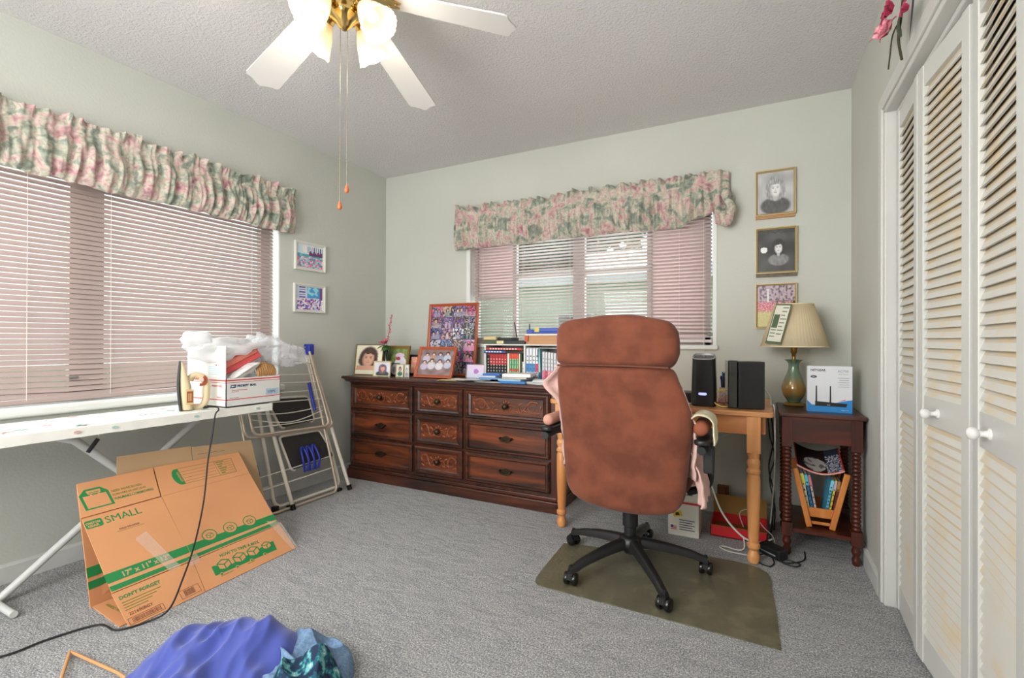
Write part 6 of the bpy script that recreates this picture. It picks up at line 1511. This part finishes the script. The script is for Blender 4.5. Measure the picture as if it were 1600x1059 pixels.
cable('black_cable', [(.05, 3.22, .70), (.068, 3.20, .5), (.045, 3.18, .34), (.07, 3.15, .20), (.062, 3.1, .06), (.05, 2.95, .02), (.06, 2.82, .03)], .004, (24, 24, 26), 'black cable hanging behind the right desk leg')
cable('black_cable', [(.035, 3.22, .70), (.05, 3.22, .52), (.075, 3.2, .40), (.05, 3.2, .27), (.075, 3.18, .12), (.07, 3.1, .01)], .0036, (24, 24, 26), 'second black cable tangled behind the right desk leg, nearer the wall')
cable('black_cable', [(.012, 2.72, .012), (-.02, 2.68, .006), (.0, 2.62, .006), (.04, 2.60, .006), (.06, 2.65, .006), (.05, 2.70, .02)], .0032, (24, 24, 26), 'black cord looped around the foot of the right desk leg')
cable('black_cable', [(.07, 2.70, .02), (.10, 2.67, .006), (.15, 2.655, .006), (.17, 2.69, .006), (.13, 2.71, .008), (.09, 2.70, .006), (.12, 2.67, .01), (.19, 2.75, .006), (.20, 2.86, .006)], .0032, (24, 24, 26), 'black cord coiled on the carpet right of the power adapter')
ad = thing('power_adapter', (.06, 2.745, .0), 'black power adapter brick lying on the carpet by the desk leg', 'power adapter')
AM = T(.060, 2.745, .004) @ RZ(-.75) @ RX(.12)
m = MB().at(AM); m.box(-.062, .062, -.030, .030, .0, .052); m.build('brick', DBK, ad, bevel=.007, seg=3)
m = MB().at(AM); m.box(-.050, .040, -.0315, -.030, .020, .026); m.build('rating_label', mat('light_grey_ink', (150, 152, 158), .5), ad)
m = MB(); m.box(.000, .030, 2.782, 2.812, .008, .040); tag(m.build('white_plug', WSH, bevel=.005), 'small white plug behind the black power adapter', 'plug')

# ------------------------------------------------------------------ cloths on the chair
PINK = mat('pale_pink_towel', (220, 182, 172), .95, var=.08, vscale=30, bump=.25, bscale=160); CRM = mat('cream_towel', (216, 208, 176), .95, var=.1, vscale=20, bump=.3, bscale=200)
def backf(z): return 2.06-(z-.4)*.17+.118
def tow(u, v):
    z = .50+.465*v; xl = -.812-.075*math.exp(-((v-.80)/.11)**2)+.012*noise.noise(Vector((v*9, 1, 0))); xr = -.318+.092*math.sin(min(1, (1-v)*1.25)*PI*.62)+.012*noise.noise(Vector((v*11, 4, 0)))
    x = xl+(xr-xl)*u; return (x, backf(z)-.004+.012*noise.noise(Vector((x*9, z*9, 0)))-.085*max(0, u-.94)/.06*.75-.05*max(0, .05-u)/.05, z)
m = MB(); m.grid(tow, 40, 30); tag(m.build('towel', PINK, smooth=80, solid=.005), 'pale pink towel draped over the front of the chair back, showing at both edges', 'towel')
def tow2(u, v):
    z = .40+.245*v; y = 2.10+.20*u; x = -.212-.062*(v**2)+.016*math.sin(u*14+v*2)*(1-.5*v)+.010*noise.noise(Vector((u*5, v*5, 3))); return (x, y-.03*(1-v), z)
m = MB(); m.grid(tow2, 30, 24); tag(m.build('towel', PINK, smooth=80, solid=.006), 'pink cloth hanging down at the right side of the chair seat', 'towel')
def tow3(u, v):
    a = PI*(1.04-1.12*u) if u < .80 else None; y = 2.035+.15*v
    rx, rz_ = .046, .040
    if u < .72: t = PI*(1.0-u/.72); p = (-.208+rx*math.cos(t), .740+rz_*math.sin(t))
    else: t = (u-.72)/.28; p = (-.162+.004*t, .740-.075*t)
    return (p[0]+.003*noise.noise(Vector((u*8, v*6, 9))), y-.01*t if u >= .72 else y, p[1]+.004*noise.noise(Vector((u*6, v*9, 2))))
m = MB(); m.grid(tow3, 30, 12); tag(m.build('towel', CRM, smooth=80, solid=.006), 'cream cloth laid over the right armrest of the office chair', 'towel')
m = MB().at(T(-.212, 2.045, .722) @ RX(-PI/2)); m.lathe([(.006, 0), (.022, .005), (.030, .018), (.031, .05), (.031, .17), (.02, .19)], 20); o = m.build('arm_cushion', mat('terracotta_suede', (146, 82, 56), .85), oc, smooth=50); o['label'] = 'terracotta padded end of the right armrest'
m = MB().at(T(-.872, 2.05, .706) @ RX(-PI/2)); m.lathe([(.006, 0), (.020, .005), (.026, .018), (.026, .16), (.02, .18)], 20); o = m.build('arm_cushion', mat('pink_pad', (206, 150, 130), .85), oc, smooth=50)

# ------------------------------------------------------------------ clothes on the floor in the foreground
def pile(outline, zmax, fn, n=120, nr=52, z0=.004, base=.55):
    cx = sum(p[0] for p in outline)/len(outline); cy = sum(p[1] for p in outline)/len(outline)
    P = smooth_path([(x, y, 0) for x, y in outline+[outline[0]]], 8)
    m = MB(); L = len(P)-1
    def f(u, v):
        k = u*L; i = min(L-1, int(k)); p = P[i].lerp(P[i+1], k-i); r = v
        x = cx+(p.x-cx)*r; y = cy+(p.y-cy)*r
        h = zmax*(1-r**3.2)**.55 if r < 1 else 0
        return (x, y, z0+max(0, h*(base+(1-base)*fn(x, y))))
    m.grid(f, n, nr, closeu=True); return m
def shirtfn(x, y):
    a = 1-abs(noise.noise(Vector((x*5+1, y*5, 2.3))))*3.2; b = 1-abs(noise.noise(Vector((x*9, y*4+x*5, 5.1))))*2.6; crest = math.exp(-((y-1.06-(x+1.5)*.25)/.10)**2)
    c_ = 1-abs(noise.noise(Vector((x*13+y*9, y*6-x*4, 9.4))))*3.0
    return .34*max(-.6, a)+.34*max(-.6, b)+.20*max(-.5, c_)+.95*crest-.2
BLUC = mat('cobalt_blue_knit', (62, 76, 158), .8, var=.06, vscale=4, sheen=.3)
sh = thing('shirt', (-1.55, .93, 0), 'crumpled cobalt blue shirt lying on the carpet in the foreground', 'clothes')
m = pile([(-1.76, .78), (-1.79, .90), (-1.75, 1.00), (-1.64, 1.08), (-1.52, 1.14), (-1.40, 1.17), (-1.33, 1.13), (-1.29, 1.02), (-1.25, .86), (-1.35, .68), (-1.60, .66)], .135, shirtfn)
m.build('fabric', BLUC, sh, smooth=80)
hemp = []
for k in range(26):
    t = k/25; x = -1.70+.27*t; y = 1.0+.125*t+.012*math.sin(t*9); hemp.append((x, y, .062+.058*math.sin(t*PI*.62)))
m = MB(); m.tube(smooth_path([(x, y-.02, z+.022) for x, y, z in hemp], 2), .004, 8); 
JEAN = mat('faded_blue_denim', (118, 146, 176), .85, color2=(92, 122, 156), vscale=120, bump=.15, bscale=500)
def jeanfn(x, y):
    w_ = noise.noise(Vector((x*6, y*6, 4)))*.05
    return .45+.55*(1-abs(math.sin((y+w_)*30+x*14)))**1.3*1.0+.35*(1-abs(noise.noise(Vector((x*9, y*13, 3))))*3)
jn = thing('jeans', (-1.27, 1.07, 0), 'faded light blue jeans crumpled between the blue shirt and the teal floral cloth', 'clothes')
m = pile([(-1.44, 1.20), (-1.30, 1.225), (-1.20, 1.19), (-1.135, 1.12), (-1.10, 1.0), (-1.2, .88), (-1.38, .95), (-1.46, 1.08)], .090, jeanfn, base=.30); m.build('denim', JEAN, jn, smooth=80)
m = MB(); sp = [(-1.16+.02*t, 1.10-.16*t, .058-.02*t) for t in [k/14 for k in range(15)]]; m.tube(smooth_path(sp, 2), .0022, 6); m.build('seam', mat('denim_seam', (84, 110, 146), .9), jn, smooth=60)
def flormat():
    m = bpy.data.materials.new('teal_floral_print'); m.use_nodes = True; nt = m.node_tree; b = nt.nodes['Principled BSDF']; t = nt.nodes.new('ShaderNodeTexCoord')
    n = nt.nodes.new('ShaderNodeTexVoronoi'); n.inputs['Scale'].default_value = 62; n2 = nt.nodes.new('ShaderNodeTexNoise'); n2.inputs['Scale'].default_value = 38; n2.inputs['Detail'].default_value = 4
    nt.links.new(t.outputs['Object'], n.inputs['Vector']); nt.links.new(t.outputs['Object'], n2.inputs['Vector'])
    r = nt.nodes.new('ShaderNodeValToRGB'); nt.links.new(n2.outputs['Fac'], r.inputs[0]); e = r.color_ramp.elements
    e[0].position = .38; e[0].color = (*lin((14, 36, 66)), 1); e[1].position = .66; e[1].color = (*lin((190, 214, 210)), 1)
    for p_, c_ in ((.46, (20, 76, 96)), (.52, (40, 128, 136)), (.57, (110, 166, 170))): k = e.new(p_); k.color = (*lin(c_), 1)
    r.color_ramp.interpolation = 'CONSTANT'
    nt.links.new(r.outputs[0], b.inputs['Base Color']); b.inputs['Roughness'].default_value = .85; return m
def flfn(x, y): return .3+1.1*math.exp(-(((x+1.20)/.07)**2+((y-1.03)/.06)**2))+.5*(1-abs(noise.noise(Vector((x*7, y*7, 8))))*3)
m = pile([(-1.42, .92), (-1.32, .99), (-1.25, 1.07), (-1.17, 1.09), (-1.08, 1.06), (-1.01, .96), (-1.03, .82), (-1.2, .74), (-1.38, .80)], .140, flfn, base=.35)
tag(m.build('floral_cloth', flormat(), smooth=80), 'teal and navy floral cloth bunched up at the bottom edge beside the jeans', 'clothes')
hg = thing('clothes_hanger', (-1.95, .76, 0), 'tan clothes hanger lying on the carpet left of the blue shirt', 'hanger')
m = MB(); m.tube(fillet([(-1.86, .60, .008), (-1.93, .70, .014), (-2.085, .780, .012), (-1.82, .80, .012), (-1.74, .80, .010)], .015, 4), .0052, 8); m.build('bar', mat('tan_velvet', (196, 146, 96), .7), hg, smooth=50)

# ------------------------------------------------------------------ silk flowers above the closet
fl_ = thing('silk_flowers', (.43, 2.08, 2.10), 'pink silk flower spray hanging on the wall above the closet doors', 'flowers')
m = MB(); petals(m, (.405, 2.075, 2.215), .050, 7, 3, tiltv=Euler((0, -1.3, 0)), seed=4); m.build('flower', mat('magenta_silk', (206, 72, 110), .6, var=.25, vscale=30), fl_, smooth=60)
m = MB(); petals(m, (.405, 2.160, 2.185), .055, 6, 3, tiltv=Euler((.3, -1.3, .4)), seed=9); m.build('flower', mat('pale_pink_silk', (226, 130, 150), .6, color2=(238, 190, 196), vscale=18), fl_, smooth=60)
m = MB(); petals(m, (.415, 1.925, 2.125), .030, 6, 3, tiltv=Euler((0, -1.3, 0)), seed=19); m.build('flower', mat('magenta_silk', (206, 72, 110), .6), fl_, smooth=60)
for p, d, L, w_ in (((.425, 2.03, 2.20), (-.05, -.02, -1), .11, .055), ((.42, 2.01, 2.18), (-.05, .05, -1), .10, .05)):
    m = MB(); d = Vector(d).normalized(); s = Vector((0, 1, 0)); m.grid(lambda u, v: tuple(Vector(p)+d*L*u+s*(v-.5)*w_*math.sin(PI*min(1, u*.92+.08))**.8+Vector((-.012*math.sin(u*PI), 0, 0))), 8, 4); m.build('leaf', mat('dark_silk_leaf', (58, 70, 46), .6), fl_, smooth=60)
m = MB(); p, d, L, w_ = Vector((.425, 1.89, 2.22)), Vector((-.02, .30, -1)).normalized(), .20, .030
m.grid(lambda u, v: tuple(p+d*L*u+Vector((0, 1, 0))*(v-.5)*w_*math.sin(PI*min(1, u*.7+.3))**.8), 8, 3); m.build('leaf', mat('blackish_leaf', (38, 40, 40), .6), fl_, smooth=60)
m = MB(); m.tube(smooth_path([(.43, 2.06, 2.25), (.425, 2.07, 2.18), (.42, 2.077, 2.108), (.42, 2.034, 2.018)], 5), .0042, 8); m.build('stem', mat('dark_stem', (58, 52, 34), .7), fl_, smooth=50)
m = MB(); m.tube(smooth_path([(.43, 2.10, 2.19), (.42, 2.16, 2.17), (.42, 2.20, 2.12), (.42, 2.226, 2.08)], 5), .0025, 6); m.build('stem', MATS['dark_stem'], fl_, smooth=50)
